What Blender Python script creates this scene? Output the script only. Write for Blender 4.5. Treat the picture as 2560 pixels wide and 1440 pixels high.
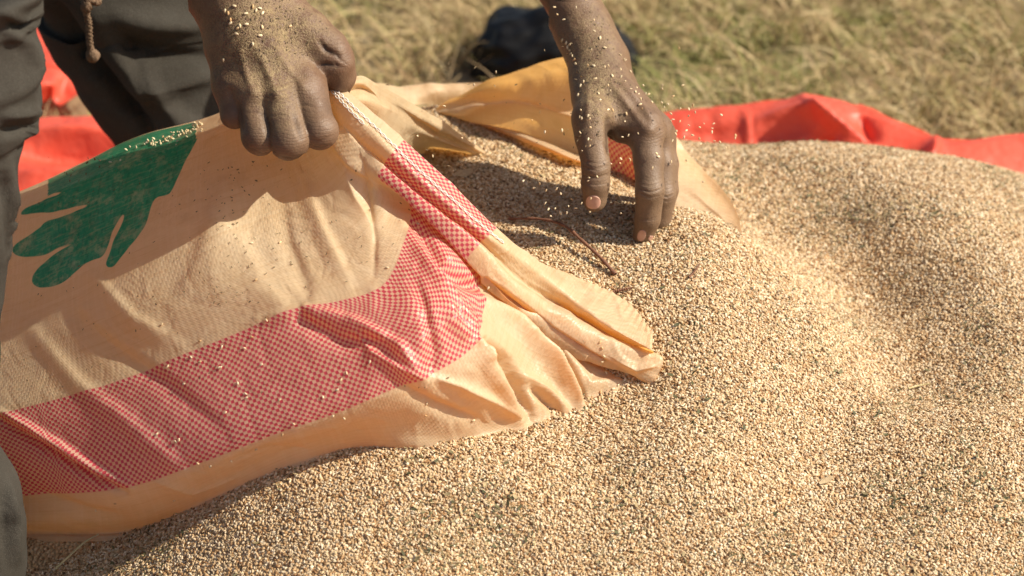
import bpy, math, random, time
T00 = time.time()
import numpy as np
from mathutils import Vector, Matrix, Euler
from mathutils.bvhtree import BVHTree

random.seed(7); RNG = np.random.default_rng(7)
for o in list(bpy.data.objects): bpy.data.objects.remove(o)
SC = bpy.context.scene
COL = SC.collection

# ------------------------------------------------------------------ camera, sky, sun, exposure
TAN = 0.18; DIST = 2.0; PITCH = math.radians(28)
RIGHT = np.array([1.0, 0, 0]); UP = np.array([0, math.sin(PITCH), math.cos(PITCH)]); FWD = np.array([0, math.cos(PITCH), -math.sin(PITCH)])
TGT = np.array([0, 0, 0.20]); CAM = TGT - DIST * FWD
cd = bpy.data.cameras.new('camera'); cam = bpy.data.objects.new('camera', cd); COL.objects.link(cam)
cam.location = CAM; cam.rotation_euler = (math.radians(90) - PITCH, 0, 0)
cd.lens = 100; cd.sensor_width = 36; cd.clip_start = 0.05; cd.clip_end = 400
cd.dof.use_dof = True; cd.dof.focus_distance = 1.94; cd.dof.aperture_fstop = 7.1; cd.dof.aperture_blades = 7
SC.camera = cam

SUN = np.array([0.74, -0.07, 0.66]); SUN /= np.linalg.norm(SUN)
w = bpy.data.worlds.new('World'); SC.world = w; w.use_nodes = True
wn = w.node_tree; bg = wn.nodes['Background']
sky = wn.nodes.new('ShaderNodeTexSky'); sky.sky_type = 'NISHITA'; sky.sun_disc = False
sky.sun_elevation = math.asin(SUN[2]); sky.sun_rotation = math.atan2(SUN[0], SUN[1])
sky.air_density = 1.0; sky.dust_density = 2.5; sky.ozone_density = 0.6
wn.links.new(sky.outputs[0], bg.inputs[0]); bg.inputs[1].default_value = 0.085
sd = bpy.data.lights.new('sun', 'SUN'); so = bpy.data.objects.new('sun', sd); COL.objects.link(so)
sd.energy = 5.0; sd.angle = math.radians(0.6); sd.color = (1.0, 0.90, 0.74)
so.rotation_euler = Vector(SUN).to_track_quat('Z', 'Y').to_euler()
SC.view_settings.view_transform = 'Standard'; SC.view_settings.look = 'None'
SC.view_settings.exposure = 0.50; SC.view_settings.gamma = 1.0
SC.view_settings.use_curve_mapping = False

# ------------------------------------------------------------------ construction helpers
def V(px, py, dep):
    """point seen at photo pixel (px,py), dep metres beyond the 2 m focus plane"""
    k = DIST + dep
    return CAM + k * (FWD + (px - 1280) / 1280 * TAN * RIGHT - (py - 720) / 1280 * TAN * UP)
def ray(px, py):
    d = FWD + (px - 1280) / 1280 * TAN * RIGHT - (py - 720) / 1280 * TAN * UP
    return d
def PY(px, py, Y):
    d = ray(px, py); return CAM + d * (Y - CAM[1]) / d[1]
def PZ(px, py, Z):
    d = ray(px, py); return CAM + d * (Z - CAM[2]) / d[2]
def to_px(P):
    q = np.asarray(P) - CAM
    f = q @ FWD
    return np.stack([1280 + (q @ RIGHT) / f / TAN * 1280, 720 - (q @ UP) / f / TAN * 1280], -1)

def mesh_obj(name, verts, faces, mat=None, parent=None, smooth=True, link=True):
    me = bpy.data.meshes.new(name)
    verts = np.asarray(verts, dtype=np.float32)
    if isinstance(faces, np.ndarray):
        n, k = faces.shape
        me.vertices.add(len(verts)); me.vertices.foreach_set('co', verts.ravel())
        me.loops.add(n * k); me.loops.foreach_set('vertex_index', faces.astype(np.int32).ravel())
        me.polygons.add(n); me.polygons.foreach_set('loop_start', np.arange(0, n * k, k, dtype=np.int32))
        me.polygons.foreach_set('loop_total', np.full(n, k, dtype=np.int32))
        me.update(calc_edges=True); me.validate()
    else:
        me.from_pydata([tuple(map(float, v)) for v in verts], [], faces); me.update()
    if smooth: me.polygons.foreach_set('use_smooth', [True] * len(me.polygons))
    if mat: me.materials.append(mat)
    o = bpy.data.objects.new(name, me)
    if link: COL.objects.link(o)
    if parent is not None: o.parent = parent
    return o
def empty(name, loc, label, cat, group=None):
    o = bpy.data.objects.new(name, None); COL.objects.link(o); o.location = tuple(loc); o.empty_display_size = 0.05
    o['label'] = label; o['category'] = cat
    if group: o['group'] = group
    return o
def child(o, root):
    o.parent = root; o.matrix_parent_inverse = Matrix.Translation(-Vector(root.location)); return o
def attr(o, name, vals):
    a = o.data.attributes.new(name, 'FLOAT', 'POINT'); a.data.foreach_set('value', np.asarray(vals, dtype=np.float32))
def tag(o, label=None, cat=None, group=None, kind=None):
    if label: o['label'] = label
    if cat: o['category'] = cat
    if group: o['group'] = group
    if kind: o['kind'] = kind
    return o

def cr_weights(n, m):
    """Catmull-Rom matrix taking n control values to m samples"""
    W = np.zeros((m, n)); t = np.linspace(0, n - 1, m)
    for k, x in enumerate(t):
        i = min(int(x), n - 2); f = x - i
        w = [-.5*f+f*f-.5*f**3, 1-2.5*f*f+1.5*f**3, .5*f+2*f*f-1.5*f**3, -.5*f*f+.5*f**3]
        for j, ww in zip((i-1, i, i+1, i+2), w):
            if j < 0: W[k, 0] += 2*ww; W[k, 1] -= ww
            elif j >= n: W[k, n-1] += 2*ww; W[k, n-2] -= ww
            else: W[k, j] += ww
    return W, t
def curve(pts, m):
    pts = np.asarray(pts, float); W, _ = cr_weights(len(pts), m); return W @ pts
def grid_faces(nr, nc, closed=False):
    i, j = np.meshgrid(np.arange(nr - 1), np.arange(nc if closed else nc - 1), indexing='ij')
    j2 = (j + 1) % nc
    return np.stack([i*nc+j, i*nc+j2, (i+1)*nc+j2, (i+1)*nc+j], -1).reshape(-1, 4)
def grid_normals(G):
    du = np.gradient(G, axis=1); dv = np.gradient(G, axis=0)
    n = np.cross(du, dv); return n / (np.linalg.norm(n, axis=-1, keepdims=True) + 1e-12)
def seg_dist(P, pts):
    """2D distance to a polyline + parameter along it (0..1) + signed side"""
    pts = np.asarray(pts, float); best = np.full(P.shape[:-1], 1e9); par = np.zeros_like(best); side = np.zeros_like(best)
    n = len(pts) - 1
    for i in range(n):
        a, b = pts[i], pts[i+1]; ab = b - a
        t = np.clip(((P - a) @ ab) / (ab @ ab), 0, 1)
        q = P - (a + t[..., None] * ab); d = np.linalg.norm(q, axis=-1)
        m = d < best
        best = np.where(m, d, best); par = np.where(m, (i + t) / n, par)
        side = np.where(m, np.sign(ab[0]*q[..., 1] - ab[1]*q[..., 0]), side)
    return best, par, side
def poly_sdf(P, poly):
    poly = np.asarray(poly, float); d = seg_dist(P, np.vstack([poly, poly[:1]]))[0]
    inside = np.zeros(P.shape[:-1], bool); n = len(poly)
    for i in range(n):
        x1, y1 = poly[i]; x2, y2 = poly[(i+1) % n]
        c = ((y1 > P[..., 1]) != (y2 > P[..., 1])) & (P[..., 0] < (x2-x1)*(P[..., 1]-y1)/(y2-y1+1e-12)+x1)
        inside ^= c
    return np.where(inside, -d, d)
def vnoise(P, scale, seed=0):
    """smooth 3-D value noise, -1..1"""
    rng = np.random.default_rng(seed); T = rng.uniform(-1, 1, (32, 32, 32))
    Q = np.asarray(P) * scale + 100.3; I = np.floor(Q).astype(int); F = Q - I; F = F*F*(3-2*F); r = 0
    for dx in (0, 1):
        for dy in (0, 1):
            for dz in (0, 1):
                w_ = (F[..., 0] if dx else 1-F[..., 0]) * (F[..., 1] if dy else 1-F[..., 1]) * (F[..., 2] if dz else 1-F[..., 2])
                r = r + w_ * T[(I[..., 0]+dx) % 32, (I[..., 1]+dy) % 32, (I[..., 2]+dz) % 32]
    return r

def surface_nets(F, org, h):
    nx, ny, nz = F.shape; ins = F < 0
    acc = np.zeros((nx-1, ny-1, nz-1, 3), np.float32); cnt = np.zeros((nx-1, ny-1, nz-1), np.float32)
    for ax in range(3):
        o1, o2 = [a for a in range(3) if a != ax]
        sl0 = [slice(None)]*3; sl1 = [slice(None)]*3
        sl0[ax] = slice(0, -1); sl1[ax] = slice(1, None)
        f0 = F[tuple(sl0)]; f1 = F[tuple(sl1)]; cr = (f0 < 0) != (f1 < 0)
        t = np.where(cr, f0 / np.where(cr, f0 - f1, 1), 0)
        for a in (0, 1):
            for b in (0, 1):
                s = [slice(None)]*3
                s[o1] = slice(a, F.shape[o1]-1+a); s[o2] = slice(b, F.shape[o2]-1+b)
                c = cr[tuple(s)]; tt = t[tuple(s)]
                acc[..., ax] += np.where(c, tt, 0); acc[..., o1] += c*a; acc[..., o2] += c*b; cnt += c
    act = cnt > 0; idx = -np.ones(act.shape, np.int64); idx[act] = np.arange(act.sum())
    cell = np.argwhere(act); verts = org + (cell + acc[act] / cnt[act][:, None]) * h
    faces = []
    for ax in range(3):
        o1, o2 = (ax+1) % 3, (ax+2) % 3
        sl0 = [slice(None)]*3; sl1 = [slice(None)]*3
        sl0[ax] = slice(0, -1); sl1[ax] = slice(1, None)
        cr = ins[tuple(sl0)] != ins[tuple(sl1)]
        e = np.argwhere(cr); e = e[(e[:, o1] > 0) & (e[:, o2] > 0) & (e[:, o1] < F.shape[o1]-1) & (e[:, o2] < F.shape[o2]-1)]
        flip = ins[tuple(sl0)][tuple(e.T)]
        q = []
        for a, b in ((1, 1), (0, 1), (0, 0), (1, 0)):
            c = e.copy(); c[:, o1] -= a; c[:, o2] -= b; q.append(idx[tuple(c.T)])
        q = np.stack(q, -1); q[~flip] = q[~flip][:, ::-1]
        faces.append(q)
    return verts, np.vstack(faces)
def relax(v, f, it, lam=0.5):
    e = np.vstack([f[:, [0, 1]], f[:, [1, 2]], f[:, [2, 3]], f[:, [3, 0]]]); e = np.vstack([e, e[:, ::-1]])
    n = len(v); deg = np.bincount(e[:, 0], minlength=n).astype(float)[:, None]
    for k in range(it):
        s = np.stack([np.bincount(e[:, 0], weights=v[e[:, 1], c], minlength=n) for c in range(3)], -1)
        v = v + lam * (s / np.maximum(deg, 1) - v)
    return v
def vert_normals(v, f):
    n = np.cross(v[f[:, 2]] - v[f[:, 0]], v[f[:, 3]] - v[f[:, 1]])
    N = np.zeros_like(v)
    for k in range(4):
        for c in range(3): N[:, c] += np.bincount(f[:, k], weights=n[:, c], minlength=len(v))
    return N / (np.linalg.norm(N, axis=1, keepdims=True) + 1e-12)
def cone_sdf(P, a, b, ra, rb):
    a = np.asarray(a, np.float32); b = np.asarray(b, np.float32); ba = b - a
    t = np.clip(((P - a) @ ba) / (ba @ ba + 1e-12), 0, 1)
    return np.linalg.norm(P - a - t[..., None]*ba, axis=-1) - (ra + (rb - ra)*t)
def smin(a, b, k):
    h = np.clip(0.5 + 0.5*(b-a)/k, 0, 1); return b*(1-h) + a*h - k*h*(1-h)

# ------------------------------------------------------------------ material helpers
class NT:
    def __init__(s, name):
        s.m = bpy.data.materials.new(name); s.m.use_nodes = True; s.t = s.m.node_tree
        s.b = s.t.nodes['Principled BSDF']; s.out = s.t.nodes['Material Output']
    def n(s, typ, **kw):
        x = s.t.nodes.new(typ)
        for k, v in kw.items():
            if k.startswith('i_'): x.inputs[k[2:].replace('_', ' ')].default_value = v
            else: setattr(x, k, v)
        return x
    def l(s, a, b): s.t.links.new(a, b)
    def math(s, op, a, b=None, c=None):
        x = s.t.nodes.new('ShaderNodeMath'); x.operation = op
        for k, v in enumerate((a, b, c)):
            if v is None: continue
            if isinstance(v, (int, float)): x.inputs[k].default_value = v
            else: s.l(v, x.inputs[k])
        return x.outputs[0]
    def mix(s, f, a, b, blend='MIX'):
        x = s.t.nodes.new('ShaderNodeMix'); x.data_type = 'RGBA'; x.blend_type = blend
        for sock, v in ((x.inputs[0], f), (x.inputs[6], a), (x.inputs[7], b)):
            if isinstance(v, (int, float)): sock.default_value = v
            elif isinstance(v, tuple): sock.default_value = (*v, 1) if len(v) == 3 else v
            else: s.l(v, sock)
        return x.outputs[2]
    def noise(s, scale, detail=3, rough=0.55, vec=None, dist=0):
        x = s.n('ShaderNodeTexNoise'); x.inputs['Scale'].default_value = scale; x.inputs['Detail'].default_value = detail
        x.inputs['Roughness'].default_value = rough; x.inputs['Distortion'].default_value = dist
        s.l(vec if vec else s.obj(), x.inputs['Vector']); return x.outputs['Fac']
    def obj(s):
        if not hasattr(s, '_tc'): s._tc = s.n('ShaderNodeTexCoord')
        return s._tc.outputs['Object']
    def ramp(s, f, stops, interp='LINEAR'):
        x = s.n('ShaderNodeValToRGB'); x.color_ramp.interpolation = interp; e = x.color_ramp.elements
        while len(e) > 1: e.remove(e[-1])
        for k, (p, c) in enumerate(stops):
            if k == 0: e[0].position = p; el = e[0]
            else: el = e.new(p)
            el.color = (*c, 1) if len(c) == 3 else c
        s.l(f, x.inputs[0]); return x.outputs[0]
    def rng(s, f, a, b, c=0, d=1):
        x = s.n('ShaderNodeMapRange'); s.l(f, x.inputs[0])
        for k, v in zip((1, 2, 3, 4), (a, b, c, d)): x.inputs[k].default_value = v
        return x.outputs[0]
    def attr(s, name):
        x = s.n('ShaderNodeAttribute'); x.attribute_name = name; return x.outputs['Fac']
    def bump(s, h, strength=0.5, dist=0.001, prev=None):
        x = s.n('ShaderNodeBump'); x.inputs['Strength'].default_value = strength; x.inputs['Distance'].default_value = dist
        s.l(h, x.inputs['Height'])
        if prev: s.l(prev, x.inputs['Normal'])
        return x.outputs[0]
    def set(s, **kw):
        for k, v in kw.items():
            sock = s.b.inputs[k.replace('_', ' ')]
            if isinstance(v, (int, float)): sock.default_value = v
            elif isinstance(v, tuple): sock.default_value = (*v, 1) if len(v) == 3 else v
            else: s.l(v, sock)

def mat_seed(name, stops, rough=0.45):
    m = NT(name); oi = m.n('ShaderNodeObjectInfo')
    c = m.ramp(oi.outputs['Random'], stops)
    hv = m.n('ShaderNodeHueSaturation'); m.l(c, hv.inputs['Color'])
    m.l(m.rng(m.math('FRACT', m.math('MULTIPLY', oi.outputs['Random'], 37.7)), 0, 1, 0.78, 1.12), hv.inputs['Value'])
    m.set(Base_Color=hv.outputs[0], Roughness=rough); m.b.inputs['Specular IOR Level'].default_value = 0.35
    return m.m
SEEDRAMP = [(0, (0.12, 0.07, 0.033)), (0.09, (0.28, 0.14, 0.055)), (0.22, (0.44, 0.265, 0.12)), (0.40, (0.53, 0.37, 0.20)), (0.65, (0.60, 0.445, 0.265)),
            (0.86, (0.68, 0.54, 0.36)), (1, (0.77, 0.66, 0.48))]
M_seed = mat_seed('sesame_hull', SEEDRAMP)
M_seedlight = mat_seed('pale_sesame_hull', [(0, (0.60, 0.36, 0.16)), (0.2, (0.72, 0.56, 0.33)), (1, (0.78, 0.65, 0.43))])
def m_base():
    m = NT('sesame_bed'); v = m.n('ShaderNodeTexVoronoi'); v.inputs['Scale'].default_value = 420; m.l(m.obj(), v.inputs['Vector'])
    c = m.ramp(v.outputs['Color'], [(0, (0.25, 0.14, 0.06)), (0.4, (0.5, 0.32, 0.16)), (1, (0.68, 0.5, 0.3))])
    m.set(Base_Color=c, Roughness=0.8, Normal=m.bump(v.outputs['Distance'], 1.0, 0.002)); m.b.inputs['Specular IOR Level'].default_value = 0.1
    return m.m
M_bed = m_base()
def m_chaff():
    m = NT('chaff'); oi = m.n('ShaderNodeObjectInfo')
    c = m.ramp(oi.outputs['Random'], [(0, (0.06, 0.06, 0.022)), (0.35, (0.12, 0.115, 0.045)), (0.6, (0.22, 0.17, 0.08)), (0.8, (0.34, 0.25, 0.12)), (1, (0.48, 0.38, 0.20))])
    m.set(Base_Color=c, Roughness=0.75); return m.m
M_chaff = m_chaff()

def m_sack():
    m = NT('woven_polypropylene')
    cu, cv, sv, leaf = m.attr('cu'), m.attr('cv'), m.attr('stripe'), m.attr('leaf')
    cell = 0.08 / 34
    comb = m.n('ShaderNodeCombineXYZ'); m.l(m.math('DIVIDE', cu, cell), comb.inputs[0]); m.l(m.math('DIVIDE', cv, cell), comb.inputs[1]); comb.inputs[2].default_value = 0.5
    ck = m.n('ShaderNodeTexChecker'); ck.inputs['Scale'].default_value = 1.0; m.l(comb.outputs[0], ck.inputs['Vector'])
    big = m.noise(9, 4, 0.6); med = m.noise(60, 3); rnd = m.n('ShaderNodeTexWhiteNoise'); rnd.noise_dimensions = '3D'
    fl = m.n('ShaderNodeVectorMath', operation='FLOOR'); m.l(comb.outputs[0], fl.inputs[0]); m.l(fl.outputs[0], rnd.inputs['Vector'])
    cream = m.mix(m.rng(big, 0.3, 0.7), (0.73, 0.57, 0.345), (0.83, 0.70, 0.475))
    cream = m.mix(m.rng(med, 0.35, 0.8, 0, 0.25), cream, (0.62, 0.44, 0.24))
    cream = m.mix(m.rng(rnd.outputs['Value'], 0, 1, 0, 0.22), cream, (0.85, 0.66, 0.42))
    tape = m.n('ShaderNodeCombineXYZ'); m.l(m.math('MULTIPLY', cu, 40.0), tape.inputs[0]); m.l(m.math('FLOOR', m.math('DIVIDE', cv, cell)), tape.inputs[1])
    tw = m.n('ShaderNodeTexWhiteNoise'); tw.noise_dimensions = '1D'; m.l(m.math('FLOOR', m.math('DIVIDE', cv, cell)), tw.inputs['W'])
    tw2 = m.n('ShaderNodeTexWhiteNoise'); tw2.noise_dimensions = '1D'; m.l(m.math('FLOOR', m.math('DIVIDE', cu, cell)), tw2.inputs['W'])
    cream = m.mix(m.rng(tw.outputs['Value'], 0.4, 1, 0, 0.22), cream, (0.60, 0.42, 0.22)); cream = m.mix(m.rng(tw2.outputs['Value'], 0.4, 1, 0, 0.16), cream, (0.92, 0.80, 0.60))
    # long single-tape streaks
    wv = m.n('ShaderNodeCombineXYZ'); m.l(m.math('MULTIPLY', cu, 28.0), wv.inputs[0]); m.l(m.math('MULTIPLY', cv, 900.0), wv.inputs[1])
    streak = m.noise(1.0, 2, 0.6, vec=wv.outputs[0])
    cream = m.mix(m.rng(streak, 0.55, 0.75, 0, 0.30), cream, (0.45, 0.24, 0.10))
    red = m.mix(m.rng(rnd.outputs['Value'], 0, 1, 0, 0.35), (0.66, 0.07, 0.10), (0.80, 0.17, 0.21))
    pale = m.mix(0.55, cream, (0.84, 0.50, 0.42))
    band = m.mix(ck.outputs['Fac'], pale, red)
    c = m.mix(sv, cream, band)
    lf = m.rng(leaf, -0.8, 0.8, 1, 0)
    wear = m.math('MULTIPLY', m.rng(streak, 0.50, 0.80, 1.0, 0.74), m.rng(m.noise(240, 2, 0.5), 0.55, 0.75, 1.0, 0.84)); wear = m.math('MULTIPLY', wear, m.rng(m.noise(70, 4, 0.7), 0.52, 0.68, 1.0, 0.66))
    green = m.mix(m.rng(big, 0.35, 0.65), (0.015, 0.24, 0.11), (0.06, 0.36, 0.20))
    green = m.mix(m.rng(rnd.outputs['Value'], 0.5, 1, 0, 0.35), green, (0.008, 0.09, 0.05))
    c = m.mix(m.math('MULTIPLY', lf, wear), c, green)
    # dirt, brown smudges
    dirt = m.rng(m.noise(26, 5, 0.65), 0.56, 0.78, 0, 0.40)
    c = m.mix(dirt, c, (0.30, 0.18, 0.09))
    # weave relief: over-under tapes
    su = m.math('ABSOLUTE', m.math('SINE', m.math('MULTIPLY', cu, math.pi / cell))); sw = m.math('ABSOLUTE', m.math('SINE', m.math('MULTIPLY', cv, math.pi / cell)))
    h = m.math('ADD', m.math('MULTIPLY', ck.outputs['Fac'], m.math('POWER', su, 0.4)), m.math('MULTIPLY', m.math('SUBTRACT', 1.0, ck.outputs['Fac']), m.math('POWER', sw, 0.4)))
    b1 = m.bump(m.math('ADD', m.math('MULTIPLY', h, 0.6), m.math('MULTIPLY', tw2.outputs['Value'], 0.5)), 0.5, 0.0005)
    cvx = m.n('ShaderNodeTexVoronoi', feature='DISTANCE_TO_EDGE'); cvx.inputs['Scale'].default_value = 26
    dnn = m.n('ShaderNodeTexNoise'); dnn.inputs['Scale'].default_value = 14; dnn.inputs['Detail'].default_value = 3; m.l(m.obj(), dnn.inputs['Vector'])
    add = m.n('ShaderNodeVectorMath', operation='MULTIPLY_ADD'); m.l(dnn.outputs['Color'], add.inputs[0]); add.inputs[1].default_value = (.09,)*3; m.l(m.obj(), add.inputs[2]); m.l(add.outputs[0], cvx.inputs['Vector'])
    b2 = m.bump(m.noise(38, 3, 0.5, dist=1.2), 0.3, 0.004, b1); b2 = m.bump(m.rng(cvx.outputs['Distance'], 0, 0.12), 0.10, 0.0030, b2)
    m.set(Base_Color=c, Roughness=m.rng(med, 0.3, 0.7, 0.34, 0.5), Normal=b2); m.b.inputs['Specular IOR Level'].default_value = 0.55
    tr = m.n('ShaderNodeBsdfTranslucent'); tc = m.mix(0.72, c, (1.0, 0.42, 0.07), 'MULTIPLY')
    m.l(m.mix(0.35, tc, (0.95, 0.40, 0.08)), tr.inputs['Color']) 
    # the printed colours stay in the light that comes through
    tmix = m.mix(m.math('MAXIMUM', lf, m.math('MULTIPLY', sv, ck.outputs['Fac'])), m.mix(0.72, c, (1.0, 0.50, 0.07)), c)
    m.l(tmix, tr.inputs['Color']); m.l(b2, tr.inputs['Normal'])
    mx = m.n('ShaderNodeMixShader'); mx.inputs[0].default_value = 0.46
    m.l(m.b.outputs[0], mx.inputs[1]); m.l(tr.outputs[0], mx.inputs[2]); m.l(mx.outputs[0], m.out.inputs[0])
    return m.m
M_sack = m_sack()

def m_tarp():
    m = NT('red_tarpaulin')
    n1 = m.noise(8, 4); n2 = m.noise(120, 3)
    c = m.mix(m.rng(n1, 0.3, 0.7), (0.80, 0.085, 0.045), (0.86, 0.15, 0.09)); c = m.mix(m.rng(n2, 0.4, 0.8, 0, 0.3), c, (0.85, 0.22, 0.15))
    b = m.bump(n1, 0.5, 0.02); b = m.bump(m.noise(30, 4, 0.6), 0.6, 0.006, b)
    m.set(Base_Color=c, Roughness=0.45, Normal=b)
    tr = m.n('ShaderNodeBsdfTranslucent'); tr.inputs['Color'].default_value = (0.9, 0.10, 0.04, 1)
    mx = m.n('ShaderNodeMixShader'); mx.inputs[0].default_value = 0.28
    m.l(m.b.outputs[0], mx.inputs[1]); m.l(tr.outputs[0], mx.inputs[2]); m.l(mx.outputs[0], m.out.inputs[0])
    return m.m
M_tarp = m_tarp()
def m_skin():
    m = NT('dusty_brown_skin')
    d = m.attr('dust'); n1 = m.noise(35, 4, 0.6); n2 = m.noise(700, 3, 0.7); n3 = m.noise(160, 4, 0.65)
    base = m.mix(m.rng(n1, 0.3, 0.7), (0.095, 0.045, 0.025), (0.165, 0.088, 0.052))
    base = m.mix(m.rng(n3, 0.45, 0.75, 0, 0.5), base, (0.18, 0.110, 0.068))
    film = m.mix(m.attr('film'), base, (0.19, 0.124, 0.078))
    dm = m.math('MULTIPLY', m.rng(m.math('ADD', m.math('MULTIPLY', n2, 0.55), m.math('MULTIPLY', n3, 0.45)), 0.40, 0.60), d)
    c = m.mix(dm, film, (0.34, 0.25, 0.125))
    v = m.n('ShaderNodeTexVoronoi', feature='DISTANCE_TO_EDGE'); v.inputs['Scale'].default_value = 560
    mp = m.n('ShaderNodeMapping'); mp.inputs['Scale'].default_value = (1, 1, 0.75); m.l(m.obj(), mp.inputs[0])
    dn = m.n('ShaderNodeTexNoise'); dn.inputs['Scale'].default_value = 120; m.l(m.obj(), dn.inputs['Vector'])
    ad = m.n('ShaderNodeVectorMath', operation='MULTIPLY_ADD'); m.l(dn.outputs['Color'], ad.inputs[0]); ad.inputs[1].default_value = (.004,)*3; m.l(mp.outputs[0], ad.inputs[2])
    m.l(ad.outputs[0], v.inputs['Vector'])
    cr = m.rng(v.outputs['Distance'], 0, 0.16)
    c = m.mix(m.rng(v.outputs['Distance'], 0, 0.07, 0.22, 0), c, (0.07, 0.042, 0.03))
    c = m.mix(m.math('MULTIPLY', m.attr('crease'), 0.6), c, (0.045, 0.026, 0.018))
    wv = m.n('ShaderNodeTexWave', wave_type='BANDS', bands_direction='Z'); wv.inputs['Scale'].default_value = 150; wv.inputs['Distortion'].default_value = 5; wv.inputs['Detail'].default_value = 3; wv.inputs['Detail Scale'].default_value = 0.6; m.l(m.obj(), wv.inputs['Vector'])
    kn = m.attr('knuckle'); kh = m.math('MULTIPLY', m.rng(wv.outputs['Fac'], 0.0, 0.35), kn)
    c = m.mix(m.math('MULTIPLY', m.rng(wv.outputs['Fac'], 0.0, 0.25, 0.3, 0), kn), c, (0.05, 0.03, 0.02))
    b = m.bump(cr, 0.22, 0.0004); b = m.bump(kh, 0.25, 0.0006, b); b = m.bump(m.noise(90, 4, 0.6), 0.3, 0.002, b); b = m.bump(n2, 0.18, 0.0004, b); b = m.bump(m.math('MULTIPLY', dm, n2), 0.6, 0.0012, b)
    m.set(Base_Color=c, Roughness=m.rng(n3, 0.3, 0.7, 0.42, 0.58), Normal=b)
    m.b.inputs['Specular IOR Level'].default_value = 0.35
    return m.m
M_skin = m_skin()
def m_nail():
    m = NT('fingernail'); c = m.mix(m.rng(m.noise(150, 2), 0.3, 0.7), (0.50, 0.27, 0.20), (0.58, 0.36, 0.27))
    m.set(Base_Color=c, Roughness=0.38); return m.m
M_nail = m_nail()
def m_cloth(name, a, b, scale=1400):
    m = NT(name); n1 = m.noise(14, 5, 0.6); n2 = m.noise(scale, 2)
    c = m.mix(m.rng(n1, 0.35, 0.7), a, b); c = m.mix(m.rng(n2, 0.5, 0.8, 0, 0.45), c, tuple(x*2.4 for x in b))
    bp = m.bump(n2, 0.6, 0.0008); bp = m.bump(m.noise(40, 4), 0.5, 0.004, bp)
    m.set(Base_Color=c, Roughness=0.95, Normal=bp); m.b.inputs['Specular IOR Level'].default_value = 0.1
    m.b.inputs['Sheen Weight'].default_value = 0.0
    return m.m
M_trouser = m_cloth('dark_jersey', (0.034, 0.030, 0.024), (0.054, 0.050, 0.043))
M_shirt = m_cloth('dark_shirt', (0.03, 0.035, 0.045), (0.05, 0.055, 0.065))
M_cord = m_cloth('cord_cotton', (0.12, 0.08, 0.05), (0.18, 0.12, 0.08), 900)
def m_simple(name, a, b, scale=200, rough=0.8, bump=0.3):
    m = NT(name); n = m.noise(scale, 4, 0.6); m.set(Base_Color=m.mix(m.rng(n, 0.3, 0.7), a, b), Roughness=rough, Normal=m.bump(n, bump, 0.002)); return m.m
M_thread = m_simple('white_thread', (0.62, 0.56, 0.50), (0.80, 0.76, 0.70), 900)
M_twig = m_simple('twig_bark', (0.13, 0.055, 0.03), (0.24, 0.11, 0.06), 300)
M_straw = m_simple('straw', (0.45, 0.36, 0.17), (0.56, 0.47, 0.26), 200)
M_leafdry = m_simple('dry_leaf', (0.36, 0.25, 0.13), (0.50, 0.38, 0.22), 300)
M_bag = m_simple('black_plastic', (0.004, 0.004, 0.004), (0.008, 0.008, 0.009), 60, 0.5, 0.4)
M_bag.node_tree.nodes['Principled BSDF'].inputs['Specular IOR Level'].default_value = 0.22
M_soil = m_simple('dry_soil', (0.16, 0.12, 0.07), (0.28, 0.22, 0.12), 30, 0.95, 0.8)

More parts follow.
